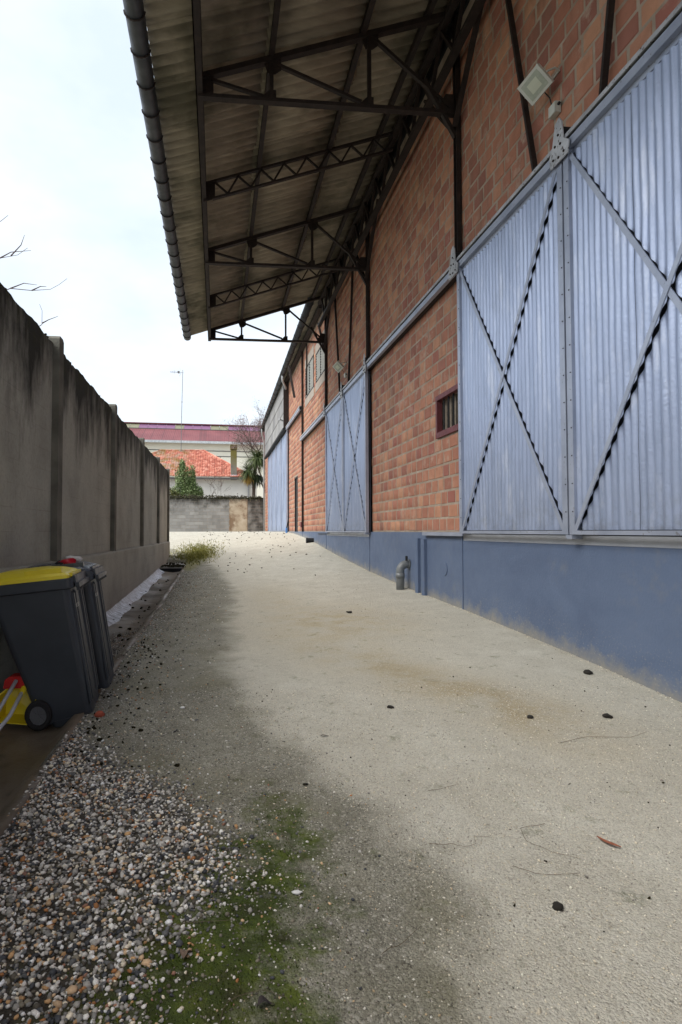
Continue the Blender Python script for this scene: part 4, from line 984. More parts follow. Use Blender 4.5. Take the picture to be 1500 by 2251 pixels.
# thin weeds on the wall
for i, (x, hgt, lb) in enumerate(((-.45, 1.15, 'thin leafless weed with small seed heads left of the render patch'), (.15, 1.3, 'taller wiry weed standing against the white house wall'), (.7, .6, 'short wiry weed on the wall above the render patch'))):
    T = empty('wiry_weed', (x, 40.3, 3.5), lb, 'weed', 'weeds behind the block wall'); mb, tips = branch_tree((x, 40.3, 2.2), hgt * 2.1, 3, .55, 20 + i, .012, (0, 0, 1), (2, 3), .3, .62)
    mb.build('stems', barkp, T); tp = np.array([t[:] for t in tips]); tp = tp[rng.random(len(tp)) < .5]; V, F = leaves(tp, .07, .6); obj('seed_heads', V, F, leaf_mat('seed_head' + str(i), [(0, sr(64, 60, 44)), (1, sr(110, 104, 76))]), T)
# palm
T = empty('palm_tree', (2.7, 43.0, 1.38), 'palm with drooping green fronds and yellow dead ones by the warehouse corner', 'palm tree')
mb = MB(); mb.tube([(2.72, 43, 1.3), (2.7, 43, 3.2), (2.75, 43, 5.5), (2.9, 43, 6.6)], [.14, .13, .12, .12], 9); mb.build('trunk', bark, T)
def fronds(c, n, L, seed, el0, el1):
    rg = random.Random(seed); V = []; F = []
    for i in range(n):
        a = rg.uniform(0, 2 * math.pi); e = rg.uniform(el0, el1); d = Vector((math.cos(a) * math.cos(e), math.sin(a) * math.cos(e), math.sin(e))); l_ = L * rg.uniform(.7, 1.1)
        q = Vector(c); side = d.cross(Vector((0, 0, 1))).normalized() * (.022 + .02 * rg.random()); st = []
        for j in range(6):
            w_ = 1 - abs(j / 5 * 1.6 - .5) / 1.2; st.append((q - side * w_, q + side * w_)); d = (d + Vector((0, 0, -.26))).normalized(); q = q + d * (l_ / 5)
        b0 = len(V)
        for s_ in st: V += [s_[0][:], s_[1][:]]
        F += [(b0 + 2 * j, b0 + 2 * j + 1, b0 + 2 * j + 3, b0 + 2 * j + 2) for j in range(5)]
    return V, F
pg = leaf_mat('palm_leaf', [(0, sr(42, 54, 26)), (.5, sr(78, 96, 50)), (1, sr(140, 152, 104))]); py_ = leaf_mat('palm_dead', [(0, sr(128, 96, 40)), (.5, sr(170, 136, 60)), (1, sr(196, 168, 96))])
V, F = fronds((3.0, 43, 6.9), 420, 1.55, 1, -.6, 1.2); obj('crown', V, F, pg, T)
V, F = fronds((2.3, 42.9, 6.0), 320, 1.15, 2, -.7, 1.2); obj('side_crown', V, F, pg, T)
V, F = fronds((2.3, 42.9, 5.75), 190, .95, 3, -1.3, -.3); obj('dead_fronds', V, F, py_, T)
V, F = fronds((2.95, 43.1, 5.7), 240, 1.05, 4, -1.2, .2); obj('lower_crown', V, F, leaf_mat('palm_dark', [(0, sr(26, 32, 20)), (1, sr(62, 76, 44))]), T)
# pink-grey flowering bare tree
T = empty('blossom_tree', (3.4, 46.5, 1.38), 'mostly bare tree with pinkish buds leaning out beside the warehouse eave', 'tree')
mb, tips = branch_tree((4.9, 46.5, 1.3), 7.4, 2, .45, 5, .16, (-.06, 0, 1), (2, 3), .22, .62); mb.build('trunk', barkp, T)
mb2, tips2 = branch_tree((4.6, 46.5, 6.9), 5.6, 3, .95, 9, .085, (-.85, 0, .52), (3, 5), .35, .40); mb2.build('limb', bark, T)
mb3, tips3 = branch_tree((3.4, 46.5, 7.8), 4.6, 3, .9, 13, .05, (-.35, 0, 1.), (3, 5), .35, .42); mb3.build('limb', barkp, T)
mb4, tips4 = branch_tree((3.5, 46.5, 8.2), 4.0, 3, .9, 15, .05, (.1, 0, 1.), (3, 5), .35, .42); mb4.build('limb', barkp, T)
tp = np.array([t[:] for t in tips2 + tips3 + tips4]); tp = np.repeat(tp, 5, 0) + rng.normal(0, .13, (len(tp) * 5, 3))
bp_ = blob_points([((2.6, 46.5, 8.9), (1.5, 1., 1.1), .62), ((2.0, 46.5, 10.3), (.45, .5, .75), .08), ((3.3, 46.5, 10.1), (.7, .6, .6), .15), ((1.7, 46.5, 8.6), (.8, .6, .7), .15)], 5200)
tp = np.concatenate([tp[rng.random(len(tp)) < .4][:6000], bp_])
V, F = leaves(tp, .065, .6); obj('crown', V, F, leaf_mat('pink_bud', [(0, sr(84, 70, 66)), (.5, sr(134, 112, 108)), (.85, sr(168, 140, 138)), (1, sr(206, 176, 178))]), T)
# bare tree behind the boundary wall
T = empty('bare_tree', (-4.6, 9.5, .1), 'bare winter tree behind the concrete wall, a few thin twigs showing', 'tree')
mb = MB(); mb.tube([(-4.6, 9.5, 0), (-4.65, 9.5, 2.5), (-4.5, 9.4, 4.6), (-4.6, 9.4, 7.2)], [.14, .12, .09, .03], 7); mb.build('trunk', bark, T)
mb = MB()
tw = [[(-4.5, 9.4, 4.7), (-3.9, 9.2, 5.35), (-3.36, 9, 5.62), (-3.1, 9, 5.68), (-2.95, 9, 5.80)], [(-3.2, 9, 5.66), (-3.05, 9, 5.84), (-3.0, 9, 6.0)], [(-3.36, 9, 5.62), (-3.2, 9, 5.72), (-2.9, 9, 5.76)],
      [(-4.5, 9.4, 4.3), (-3.8, 9.2, 5.0), (-3.2, 9, 5.15), (-2.88, 9, 5.13), (-2.6, 9, 5.16), (-2.47, 9, 5.24), (-2.35, 9, 5.34)], [(-3.2, 9, 5.15), (-3.0, 9, 5.24), (-2.8, 9, 5.22)], [(-2.88, 9, 5.13), (-2.75, 9, 5.2), (-2.66, 9, 5.2)],
      [(-4.5, 9.4, 3.9), (-3.3, 9.1, 4.3), (-2.72, 9, 4.6), (-2.72, 9, 4.82), (-2.76, 9, 4.92)], [(-2.72, 9, 4.62), (-2.62, 9, 4.68), (-2.48, 9, 4.74)],
      [(-4.55, 9.4, 5.8), (-3.9, 9.1, 6.1), (-3.36, 9, 6.2), (-3.25, 9, 6.3)], [(-4.6, 9.4, 6.4), (-4.0, 9.2, 7.2), (-3.8, 9.2, 7.8)]]
for t in tw: mb.tube(t, [max(.011 * (1 - i / len(t)) ** 1.3, .003) for i in range(len(t))], 5)
mb.build('twigs', barkp, T)

# ------------------------------------------------------------------ house, long shed, antenna
hw = simple('house_render', sr(214, 212, 208), .85, 0, .06, 1.2, .2, 30); drk = simple('eave_dark', sr(86, 84, 82), .7)
H = empty('tiled_house', (-1.2, 52, 1.38), 'white house with orange clay tile hip roof behind the block wall', 'house')
mb = MB(); mb.box(-9.6, 2.75, 48.5, 60, 1.3, 5.86); mb.build('wall', hw, H)
q_ = simple('quoin_stone', sr(206, 202, 194), .85, 0, .06)
for i in range(7): box('quoin', q_, H, 2.72, 3.33, 48.44, 48.9, 1.4 + i * .62, 1.4 + i * .62 + .585)
HY = 48.0
k = NT('clay_tile'); r = k.voro(5.2, k.mapv((1, .6, 1)), 'Color'); 
c = k.ramp(k.xyz(r)[0], [(0, sr(160, 96, 82)), (.4, sr(188, 116, 98)), (.75, sr(202, 136, 116)), (1, sr(214, 160, 142))])
X = k.xyz(); lf = k.fr(k.math('ADD', X[0], k.fr(k.noise(.6, 4), .3, .7, -1., 1.)), -3.6, -1.9, 1, 0)
c = k.mix(k.math('MULTIPLY', lf, k.fr(k.noise(1.8, 5), .42, .6, 0, .8)), c, sr(134, 116, 64)); c = k.mix(k.math('MULTIPLY', lf, k.fr(k.noise(2.4, 5), .48, .62, 0, .8)), c, sr(176, 160, 146))
M['tile'] = k.fin(c, .85, 0, .2)
# hip roof: front slope as tile courses with rolls, side slopes plain with the same tiles
def slope_tiles(E0, E1, R0, R1, nrow, pitch):
    """eave E0-E1, ridge R0-R1 (points); rows of S tiles built as stepped, rolled strips"""
    E0, E1, R0, R1 = map(Vector, (E0, E1, R0, R1)); V = []; F = []
    nrm = (E1 - E0).cross(R0 - E0).normalized(); nrm = nrm if nrm.z > 0 else -nrm
    for r_ in range(nrow):
        t0, t1 = r_ / nrow, (r_ + 1.12) / nrow; a0, a1 = E0.lerp(R0, t0), E1.lerp(R1, t0); b0, b1 = E0.lerp(R0, min(t1, 1)), E1.lerp(R1, min(t1, 1))
        ln = (a1 - a0).length; ux = (E1 - E0).normalized(); n = max(2, int(ln / pitch * 4)); base = len(V)
        for i in range(n + 1):
            s_ = i / n; pa = a0.lerp(a1, s_); xx = (pa - E0).dot(ux); 
            up_ = (R0 - E0); up_ = (up_ - ux * up_.dot(ux)); pb = pa + up_ / nrow * 1.12
            # keep inside the hips
            lo_ = (b0 - E0).dot(ux); hi_ = (b1 - E0).dot(ux); xb = min(max(xx, lo_), hi_); pb = pb + ux * (xb - xx)
            hgt = .045 * (.5 + .5 * math.cos(2 * math.pi * xx / pitch)); V += [(pa + nrm * (.055 + hgt))[:], (pb + nrm * (.01 + hgt))[:], (pa + nrm * (.0))[:]]
        for i in range(n):
            a = base + 3 * i; F += [(a, a + 3, a + 4, a + 1), (a + 2, a + 5, a + 3, a)]
    return V, F
RZ_ = 8.75; V, F = slope_tiles((-10.2, 48, 5.98), (2.95, 48, 5.98), (-5.1, 52.5, RZ_), (-1.25, 52.5, RZ_), 22, .21); rf = obj('roof', V, F, M['tile'], H)
V, F = slope_tiles((2.95, 48, 5.98), (2.95, 60, 5.98), (-1.25, 52.5, RZ_), (-1.25, 56, RZ_), 22, .21); obj('roof_side', V, F, M['tile'], rf)
V, F = slope_tiles((-10.2, 60, 5.98), (-10.2, 48, 5.98), (-5.1, 56, RZ_), (-5.1, 52.5, RZ_), 22, .21); obj('roof_side', V, F, M['tile'], rf)
mb = MB(); 
for a, b in (((2.95, 48, 6.02), (-1.25, 52.5, RZ_ + .05)), ((-10.2, 48, 6.02), (-5.1, 52.5, RZ_ + .05)), ((-5.1, 52.5, RZ_ + .05), (-1.25, 52.5, RZ_ + .05))): mb.tube([a, b], .11, 7)
mb.build('ridge_tiles', M['tile'], rf)
bar('eave_gutter', (-10.2, 47.95, 5.85), (3.0, 47.95, 5.85), .14, .17, H, drk); bar('corner_downpipe', (2.62, 48.38, 1.4), (2.62, 48.38, 5.8), .12, .12, H, simple('grey_downpipe', sr(150, 150, 152), .6))
k = NT('lichen_brick'); X = k.xyz(); c = k.ramp(k.noise(2, 5), [(.3, sr(110, 104, 96)), (.7, sr(148, 142, 132))]); hz = k.math('ADD', X[2], k.fr(k.noise(2, 4), .3, .7, -.6, .6))
c = k.mix(k.fr(hz, 6.6, 8.0, 0, .9), c, sr(116, 106, 44)); M['lichen'] = k.fin(c, .95)
ch_ = empty('chimney', (1.36, 48.6, 5.9), parent=H)
box('stack', M['lichen'], ch_, 1.10, 1.62, 48.2, 48.8, 5.75, 8.28); box('stack_foot', simple('zinc_flashing', sr(196, 200, 206), .4, .3), ch_, 1.05, 1.67, 48.12, 48.3, 5.95, 6.18)
for z in (8.34, 8.50): box('cowl_slot', M['black'], ch_, 1.16, 1.56, 48.24, 48.76, z - .07, z)
for z in (8.35, 8.51, 8.66): box('cowl_slab', M['lichen'], ch_, 1.06, 1.66, 48.15, 48.85, z, z + .085)
# long shed with red metal roof
S = empty('red_roof_shed', (0, 75, 1.38), 'long cream building with dark red metal roof behind the tiled house', 'building')
cream = simple('cream_cladding', sr(226, 222, 208), .8, 0, .04, .6, .1, 20)
sh = .022 * 70 / 70
def sz(x, z): return z - (x + 10.7) * .010
mb = MB(); V = []
mb.add([(-40, 70, 1.2), (40, 70, 1.2), (40, 70, sz(40, 12.5)), (-40, 70, sz(-40, 12.5)), (-40, 90, 1.2), (40, 90, 1.2), (40, 90, sz(40, 12.5)), (-40, 90, sz(-40, 12.5))], [(0, 1, 2, 3), (5, 4, 7, 6), (4, 0, 3, 7), (1, 5, 6, 2), (3, 2, 6, 7)]); mb.build('wall', cream, S)
k = NT('red_metal_roof'); X = k.xyz(); rb = k.n('ShaderNodeTexWave'); rb.inputs['Scale'].default_value = 1.4; rb.bands_direction = 'X'; k.l(k.pos(), rb.inputs['Vector'])
c = k.ramp(k.noise(.5, 5), [(.3, sr(110, 56, 60)), (.7, sr(132, 74, 76))]); c = k.mix(k.fr(k.voro(.55, k.mapv((1, 0, 0)), 'Distance', 'DISTANCE_TO_EDGE'), 0, .03, .6, 0), c, sr(84, 44, 46)); k.bump(rb.outputs['Fac'], .5, .05); M['redroof'] = k.fin(c, .55, 0, .4)
mb = MB(); mb.add([(-40, 69.3, sz(-40, 12.42)), (40, 69.3, sz(40, 12.42)), (40, 76, sz(40, 15.4)), (-40, 76, sz(-40, 15.4))], [(0, 1, 2, 3)]); mb.add([(-40, 69.3, sz(-40, 12.25)), (40, 69.3, sz(40, 12.25)), (40, 69.3, sz(40, 12.42)), (-40, 69.3, sz(-40, 12.42))], [(0, 1, 2, 3)]); mb.build('roof', M['redroof'], S)
sk = [simple('skylight_violet', sr(126, 88, 120), .4, 0, .1), simple('skylight_green', sr(128, 126, 104), .5, 0, .12)]
rd_ = MB(); i = 0; x = -16.
while x < 12:
    m_ = sk[1] if (i % 10) in (3, 4, 9) else sk[0]
    mb = MB(); x1 = x + 1.12; mb.add([(x, 74.5, sz(x, 14.74)), (x1, 74.5, sz(x1, 14.74)), (x1, 75.6, sz(x1, 15.55)), (x, 75.6, sz(x, 15.55)), (x, 76.6, sz(x, 15.55)), (x1, 76.6, sz(x1, 15.55))], [(0, 1, 2, 3), (3, 2, 5, 4)]); mb.build('ridge_light', m_, S); x += 1.16; i += 1
bar('ridge_cap', (-17, 75.6, sz(-17, 15.62)), (13, 75.6, sz(13, 15.62)), .5, .12, S, M['redroof']); bar('ridge_light_frame', (-17, 74.45, sz(-17, 14.70)), (13, 74.45, sz(13, 14.70)), .2, .16, S, drk)
bar('eave_gutter', (-40, 69.2, sz(-40, 12.28)), (40, 69.2, sz(40, 12.28)), .25, .28, S, simple('pale_gutter', sr(180, 186, 190), .5)); 
for z in (11.35, 10.7): bar('cladding_joint', (-40, 69.98, sz(-40, z)), (40, 69.98, sz(40, z)), .06, .09, S, drk)
bar('cladding_joint', (.3, 69.98, 6), (.3, 69.98, 10.6), .05, .06, S, drk); box('red_sign', simple('red_sign_paint', sr(150, 60, 52), .6), S, -4.7, -4.0, 69.9, 69.99, 10.55, 11.3)
# antenna mast on the tiled house
A = empty('antenna_mast', (-3.25, 52.4, 8.7), 'thin TV antenna mast with comb aerial on the tiled house', 'antenna'); alm = simple('mast_metal', sr(120, 120, 122), .5, .5)
MB().tube([(-3.34, 52.3, 8.5), (-3.30, 52.3, 12.4), (-3.22, 52.3, 16.2)], [.035, .03, .026], 6).build('mast', alm, A)
MB().tube([(-4.35, 52.3, 16.0), (-3.15, 52.3, 15.95)], .016, 5).build('boom', alm, A)
for i, x in enumerate((-4.3, -4.15, -4.0, -3.85, -3.7, -3.6)): MB().tube([(x, 52.0, 15.99), (x, 52.6, 15.99)], .012, 4).build('element', alm, A)
MB().tube([(-4.0, 52.3, 15.85), (-4.0, 52.3, 16.15)], .015, 4).build('element', alm, A)
box('dipole_box', alm, A, -3.68, -3.5, 52.2, 52.4, 15.9, 16.08)
for s_ in (-1, 1): MB().tube([(-3.35, 52.3, 15.98), (-3.52, 52.3 + s_ * .2, 15.98 + s_ * .42)], .012, 4).build('reflector_arm', alm, A)
MB().tube([(-3.28, 52.3, 13.2), (-3.28, 52.3, 13.3)], .05, 6).build('mast_clamp', alm, A)
# brown hedge strip on top of the wall (dry creeper)
n = 2600; P = np.stack([rng.uniform(-4.6, 3.0, n), 39.55 + rng.normal(0, .12, n), 3.72 + np.abs(rng.normal(0, .07, n)) - .16 * (rng.random(n) < .3)], -1)
V, F = leaves(P, .09, .6); tag(obj('dry_creeper', V, F, leaf_mat('creeper_leaf', [(0, sr(44, 42, 34)), (.6, sr(82, 80, 64)), (1, sr(118, 114, 86))])), 'dry grey creeper growing along the top of the block wall', 'creeper', kind='stuff')

# ------------------------------------------------------------------ gravel, grit, moss, litter
def gpts(n, x0, x1, y0, y1, poly=None, soft=.0):
    x = rng.uniform(x0, x1, n); y = rng.uniform(y0, y1, n)
    if poly is not None:
        d = sdpoly(x, y, poly) + rng.normal(0, soft, n); m = d > 0; x, y = x[m], y[m]
    return x, y
PALR = np.array([sr(*c)[:3] for c in ((206, 202, 196), (176, 172, 166), (150, 146, 140), (118, 116, 112), (84, 84, 84), (58, 60, 64), (44, 46, 50), (164, 128, 88), (146, 98, 56), (178, 150, 118), (128, 92, 74), (196, 186, 166), (104, 98, 84), (72, 66, 56))])
PW = np.array([.12, .14, .15, .14, .12, .07, .05, .035, .025, .04, .02, .06, .08, .05]); PW /= PW.sum()
def pebble_mat(name, rough):
    k = NT(name); c = k.attr('tone', 'Color'); c = k.mix(k.fr(k.noise(160, 3), .4, .75, 0, .2), c, grey(.2)); k.bump(k.noise(400, 2), .2, .002); return k.fin(c, rough, 0, .4)
M['peb'] = pebble_mat('pebble_stone', .6)
def stones(name, x, y, sz, protos_, Fp, label, sink=.3, pal=None, flat=.62, pw=None):
    n = len(x); z = ground_z(x, y) + sz * (flat - sink)
    S_ = np.stack([sz * rng.uniform(.8, 1.3, n), sz * rng.uniform(.75, 1.1, n), sz * flat * rng.uniform(.8, 1.15, n)], -1)
    V, F = scatter(np.stack([x, y, z], -1), S_, protos_, Fp, True, .35)
    pal = PALR if pal is None else pal; pw = PW if pw is None else pw
    c = pal[rng.choice(len(pal), n, p=pw)] * rng.uniform(1.2, 1.9, (n, 1)); c = np.concatenate([np.clip(c, 0, 1), np.ones((n, 1))], 1); c = np.repeat(c, len(protos_[0]), 0)
    return tag(obj(name, V, F, M['peb'], None, True, attrs={'tone': ('FLOAT_COLOR', c)}), label, 'gravel', kind='stuff')
x, y = gpts(30000, -.93, .2, .8, 3.9, PEB, .075); sz = rng.choice([.0045, .006, .0075, .009, .0115], len(x), p=[.28, .30, .24, .13, .05]) * rng.uniform(.85, 1.2, len(x))
stones('pebbles', x, y, sz, LUMP1, F1, 'loose multicoloured rounded pebbles beside the drain channel')
x, y = gpts(5200, -.7, .75, .9, 3.7); d_ = sdpoly(x, y, PEB); keep = (d_ < 0) & (rng.random(len(x)) < np.exp(d_ / .22)); x, y = x[keep], y[keep]
stones('loose_pebbles', x, y, rng.uniform(.003, .0075, len(x)), LUMP1, F1, 'stray pebbles scattered through the moss and damp grit', .35)
x, y = gpts(16000, -.93, 1.2, .9, 4.6); wv_ = np.interp(y, WB[:, 0], WB[:, 1]); keep = (x < wv_ + rng.normal(0, .15, len(x))) & (sdpoly(x, y, PEB) < .02); x, y = x[keep], y[keep]
OCT = np.array([(1, 0, 0), (-1, 0, 0), (0, 1, 0), (0, -1, 0), (0, 0, 1), (0, 0, -1)], float); OF = np.array([(0, 2, 4), (2, 1, 4), (1, 3, 4), (3, 0, 4), (2, 0, 5), (1, 2, 5), (3, 1, 5), (0, 3, 5)])
OC = [OCT * np.random.default_rng(i).uniform(.75, 1.25, (6, 1)) for i in range(6)]
GR = np.array([sr(*c)[:3] for c in ((190, 186, 176), (150, 145, 134), (120, 114, 102), (90, 86, 76), (70, 66, 58), (160, 140, 112))]); GW = np.array([.15, .22, .25, .2, .1, .08])
stones('wet_grit', x, y, rng.uniform(.0022, .0052, len(x)), OC, OF, 'fine damp grit between the pebbles and the dry gravel', .3, GR, .6, GW)
x, y = gpts(26000, .0, 3.2, .9, 4.4); wv_ = np.interp(y, WB[:, 0], WB[:, 1]); keep = (x > wv_ - .1); x, y = x[keep], y[keep]
GD = np.array([sr(*c)[:3] for c in ((198, 192, 178), (178, 170, 152), (168, 160, 144), (150, 146, 138), (128, 122, 112), (96, 92, 86))]); GDW = np.array([.18, .28, .25, .15, .1, .04])
stones('dry_grit', x, y, rng.uniform(.0018, .0046, len(x)) * np.where(rng.random(len(x)) < .02, 1.8, 1), OC, OF, 'fine pale dry grit scattered over the yard under the canopy', .3, GD, .6, GDW)
x, y = gpts(9000, -.93, .2, 3.6, 15); wv_ = np.interp(y, WB[:, 0], WB[:, 1]); keep = (x < wv_ - .3 * rng.random(len(x))) & (rng.random(len(x)) < np.exp(-(x + .9) / .35) + .05); x, y = x[keep], y[keep]
stones('channel_gravel', x, y, rng.uniform(.005, .012, len(x)), OC, OF, 'coarse grey gravel along the kerb of the drain channel', .3)
n = 3200; y = rng.uniform(2.6, 20, n); x = 3.262 - np.abs(rng.normal(0, .035, n)); stones('foot_grit', x, y, rng.uniform(.002, .006, n), OC, OF, 'crumbs of pale gravel heaped along the plinth foot', .2, GD, .7, GDW)
# gravel washed into the channel
def chz(x, y): return zl(y) + np.interp(x, [p[0] for p in prof], [p[1] for p in prof])
x = rng.normal(-1.16, .10, 900); y = rng.normal(6.6, .55, 900); z = chz(x, y); V, F = scatter(np.stack([x, y, z], -1), np.repeat(rng.uniform(.006, .012, (900, 1)), 3, 1), OC, OF)
c = PALR[rng.choice(len(PALR), 900, p=PW)]; c = np.repeat(np.concatenate([c, np.ones((900, 1))], 1), 6, 0)
tag(obj('washed_gravel', V, F, M['peb'], None, True, attrs={'tone': ('FLOAT_COLOR', c)}), 'small bank of grey gravel washed into the drain channel', 'gravel', kind='stuff')
# black leaf mould clods along the kerb, on the drain cover
def clods(name, x, y, z, s, label):
    V, F = scatter(np.stack([x, y, z], -1), np.stack([s, s * .8, s * .5], -1), LUMP1, F1); return tag(obj(name, V, F, M['clod'], None, True), label, 'leaf mould', kind='stuff')
k = NT('leaf_mould'); c = k.ramp(k.noise(40, 4), [(.3, sr(26, 24, 16)), (.7, sr(52, 48, 30))]); k.bump(k.noise(200, 3), .8, .006); M['clod'] = k.fin(c, .95, 0, .1)
x = -.86 + np.abs(rng.normal(0, .2, 110)); y = rng.uniform(2.9, 6.6, 110); clods('moss_clods', x, y, ground_z(x, y) + .004, rng.uniform(.004, .02, 110), 'dark moss clods fallen along the kerb beside the bins')
x = rng.uniform(-1.55, -.95, 130); y = np.where(rng.random(130) < .6, rng.uniform(16.15, 16.9, 130), rng.uniform(16.2, 18.2, 130)); clods('drain_litter', x, y, np.full(130, .40), rng.uniform(.015, .06, 130), 'black wet litter lying on the drain cover slab')
x = rng.uniform(-1.5, 2.9, 190); y = rng.uniform(11.5, 27, 190); keep = (x > -.7) & (rng.random(190) < np.clip((y - 9) / 12, .15, 1)); x, y = x[keep], y[keep]
clods('yard_litter', x, y, ground_z(x, y) + .01, rng.uniform(.012, .035, len(x)), 'small dark crumbs of litter scattered on the far gravel')
x = rng.uniform(.2, 3.1, 120); y = rng.uniform(1.6, 10, 120); clods('near_litter', x, y, ground_z(x, y) + .003, rng.uniform(.003, .008, 120), 'tiny dark crumbs scattered on the near pale gravel')
x = np.concatenate([rng.normal(-1.2, .1, 25), rng.normal(-1.45, .06, 14)]); y = rng.uniform(5.5, 15.5, 39); clods('channel_litter', x, y, chz(x, y) + .008, rng.uniform(.012, .035, 39), 'black leaf scraps lying in the drain channel')
# living moss
x, y = gpts(30000, -.6, .55, .9, 2.9, MOSS, .09); kp = rng.random(len(x)) < .75; x, y = x[kp], y[kp]; n = len(x)
# clumped
cl_ = np.sin(x * 23 + 1) * np.sin(y * 19 + 2) + np.sin(x * 51) * np.sin(y * 43) * .7 + rng.normal(0, .5, n); kp = cl_ > -.1; x, y = x[kp], y[kp]; n = len(x)
P = np.stack([x, y, ground_z(x, y) - .001], -1); out = np.zeros((n, 3)); out[:, 2] = .7
V, F = leaves(P, .008, .5, 0, out)
tag(obj('moss', V, F, leaf_mat('moss_leaf', [(0, sr(44, 54, 8)), (.5, sr(66, 84, 12)), (.9, sr(96, 112, 26)), (1, sr(124, 128, 50))], 6)), 'bright green moss cushion spreading over the gravel', 'moss', kind='stuff')
# grass tufts at the wall end
n = 4200; x = rng.normal(-.75, .38, n); y = rng.normal(19.7, 1.2, n); kp = (x < .5); x, y = x[kp], y[kp]; n = len(x)
P = np.stack([x, y, ground_z(x, y) - .005], -1); out = np.zeros((n, 3)); out[:, 2] = 1.2
V, F = leaves(P, .085, .18, 0, out, .02)
tag(obj('grass', V, F, leaf_mat('grass_blade', [(0, sr(88, 92, 34)), (.5, sr(128, 128, 54)), (1, sr(164, 156, 84))])), 'yellow-green grass at the far end of the concrete wall', 'grass', kind='stuff')
# single things on the yard
dkst = simple('dark_clod', sr(38, 34, 28), .95, 0, .3, 30, .6, 120); 
for i, (x, y, s, lb) in enumerate(((1.159, 1.885, .021, 'largest dark earth clod lying alone on the near gravel'), (1.193, 3.893, .024, 'dark clod in the middle of the yard'), (3.043, 4.455, .032, 'flat dark clod near the plinth'), (1.763, 7.542, .035, 'dark clod furthest up the pale yard'), (.44, 2.848, .014, 'small dark clod at the edge of the damp strip'), (2.55, 3.55, .026, 'dark clod in front of the plinth, near the right edge'), (2.05, 3.62, .02, 'smallish dark clod right of the yard centre'))):
    V = lumpy(IV, .45, 30 + i) * np.array((s, s * .85, s * .5)) + np.array((x, y, float(ground_z(x, y)) + s * .3)); tag(obj('earth_clod', V, IF, dkst), lb, 'clod', 'dark clods on the gravel')
def leaf_obj(name, x, y, L, W, ang, m, label, grp, curl=.3):
    V = []; n = 8; d = Vector((math.cos(ang), math.sin(ang), 0)); s_ = Vector((-d.y, d.x, 0)); z0 = float(ground_z(x, y))
    for i in range(n + 1):
        t = i / n; w_ = W * math.sin(math.pi * min(1, t ** .8)) ** .8 + .0006; c_ = Vector((x, y, z0 + .006)) + d * (L * (t - .5)) + s_ * (.12 * L * math.sin(t * 4)); zz_ = curl * W * math.sin(t * 5)
        V += [(c_ - s_ * w_ + Vector((0, 0, zz_ + W * .5)))[:], (c_ + Vector((0, 0, zz_)))[:], (c_ + s_ * w_ + Vector((0, 0, zz_ + W * .35)))[:]]
    F = [(3 * i + q, 3 * i + q + 1, 3 * i + q + 4, 3 * i + q + 3) for i in range(n) for q in (0, 1)]
    return tag(obj(name, V, F, m, None, True), label, 'leaf', grp)
lfm = simple('dead_leaf', sr(120, 100, 84), .7, 0, .25, 60, .2); lrm = simple('red_leaf', sr(136, 82, 58), .65, 0, .25, 60, .2)
leaf_obj('dead_leaf', 1.60, 2.24, .10, .009, R(118), lrm, 'narrow curled red-brown leaf on the pale gravel', 'dead leaves')
leaf_obj('dead_leaf', -.086, 1.762, .055, .014, R(70), lfm, 'crinkled grey-brown leaf lying on the green moss', 'dead leaves', .8)
leaf_obj('dead_leaf', .133, 1.56, .05, .012, R(20), simple('dark_leaf', sr(60, 52, 50), .7), 'dark curled leaf on moss at the bottom edge', 'dead leaves', .8)
leaf_obj('dead_leaf', .65, 3.45, .05, .007, R(10), simple('dark_leaf_b', sr(52, 44, 36), .7), 'small dark leaf in the damp strip', 'dead leaves')
tw_m = simple('twig_bark', sr(92, 80, 62), .8, 0, .2, 50, .2)
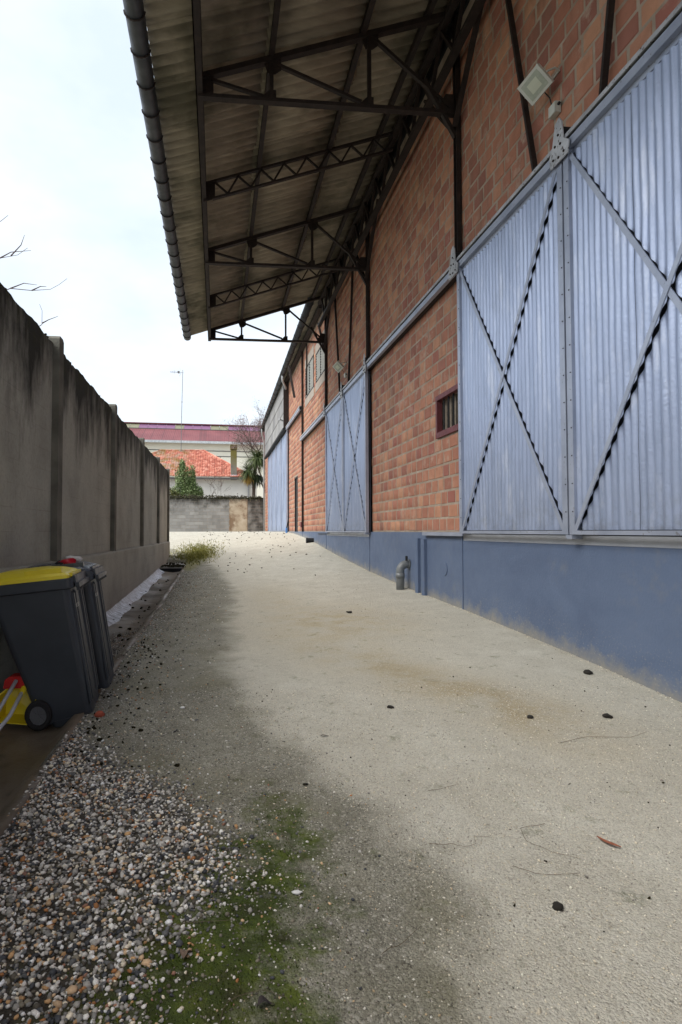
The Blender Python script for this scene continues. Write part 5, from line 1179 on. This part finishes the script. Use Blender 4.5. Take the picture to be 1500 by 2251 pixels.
def twig(pts, r_, label):
    P = []
    for (x, y) in pts: P.append((x, y, float(ground_z(x, y)) + .005 + random.uniform(0, .004)))
    Q = []
    for i in range(len(P) - 1):
        for t in (0, .34, .67): Q.append(tuple(Vector(P[i]).lerp(Vector(P[i + 1]), t) + Vector((random.gauss(0, .002), random.gauss(0, .002), 0))))
    Q.append(P[-1]); return tag(MB().tube(Q, [r_ * (1 - .5 * i / len(Q)) for i in range(len(Q))], 5).build('twig', tw_m), label, 'twig', 'twigs on the yard')
twig([(.33, 2.62), (.27, 2.45), (.29, 2.33), (.34, 2.22), (.35, 2.12)], .0010, 'thin pale stalk curving over the moss edge')
twig([(1.42, 2.40), (1.30, 2.38), (1.27, 2.28), (1.33, 2.19), (1.42, 2.14)], .0011, 'hooked thin twig beside the red-brown leaf')
twig([(1.12, 2.12), (1.18, 2.06), (1.26, 2.05), (1.34, 2.05)], .0011, 'thin curved twig on the pale gravel below the hooked twig')
twig([(.86, 2.28), (.95, 2.27), (1.0, 2.25), (1.05, 2.27), (1.07, 2.33), (1.14, 2.32)], .0010, 'kinked twig at the edge of the dry gravel')
twig([(-.22, 1.88), (-.08, 1.90), (.06, 1.89), (.09, 1.84)], .0011, 'pale dry stalk lying across the moss')
twig([(.0, 1.5), (.03, 1.58), (.12, 1.61), (.19, 1.58), (.21, 1.5)], .0011, 'arched dry stalk at the bottom edge of the moss')
twig([(1.02, 2.72), (1.10, 2.74), (1.2, 2.78)], .0011, 'short straight twig up the middle of the near yard')
twig([(2.0, 3.2), (2.2, 3.25), (2.45, 3.2), (2.62, 3.28)], .0013, 'long thin twig lying near the right edge')
twig([(.50, 1.72), (.58, 1.76), (.66, 1.83)], .0013, 'dark short twig right of the moss')
wp2 = simple('white_scrap', sr(222, 222, 220), .6, 0, .06, 40, .1)
for (x, y, s, lb) in ((.284, 2.019, .017, 'small white scrap of litter beside the moss'), (-.241, 4.101, .022, 'white scrap on the damp gravel near the bins')):
    V = lumpy(IV, .55, int(x * 100) + 50) * np.array((s, s * .7, s * .3)) + np.array((x, y, float(ground_z(x, y)) + s * .35)); tag(obj('white_scrap', V, IF, wp2), lb, 'litter')
V = lumpy(IV, .3, 77) * np.array((.035, .022, .02)) + np.array((-.80, 4.0, float(ground_z(-.8, 4.0)) + .016)); tag(obj('brick_scrap', V, IF, simple('brick_scrap_red', sr(170, 84, 64), .9)), 'small red brick fragment at the foot of the bins', 'brick fragment')
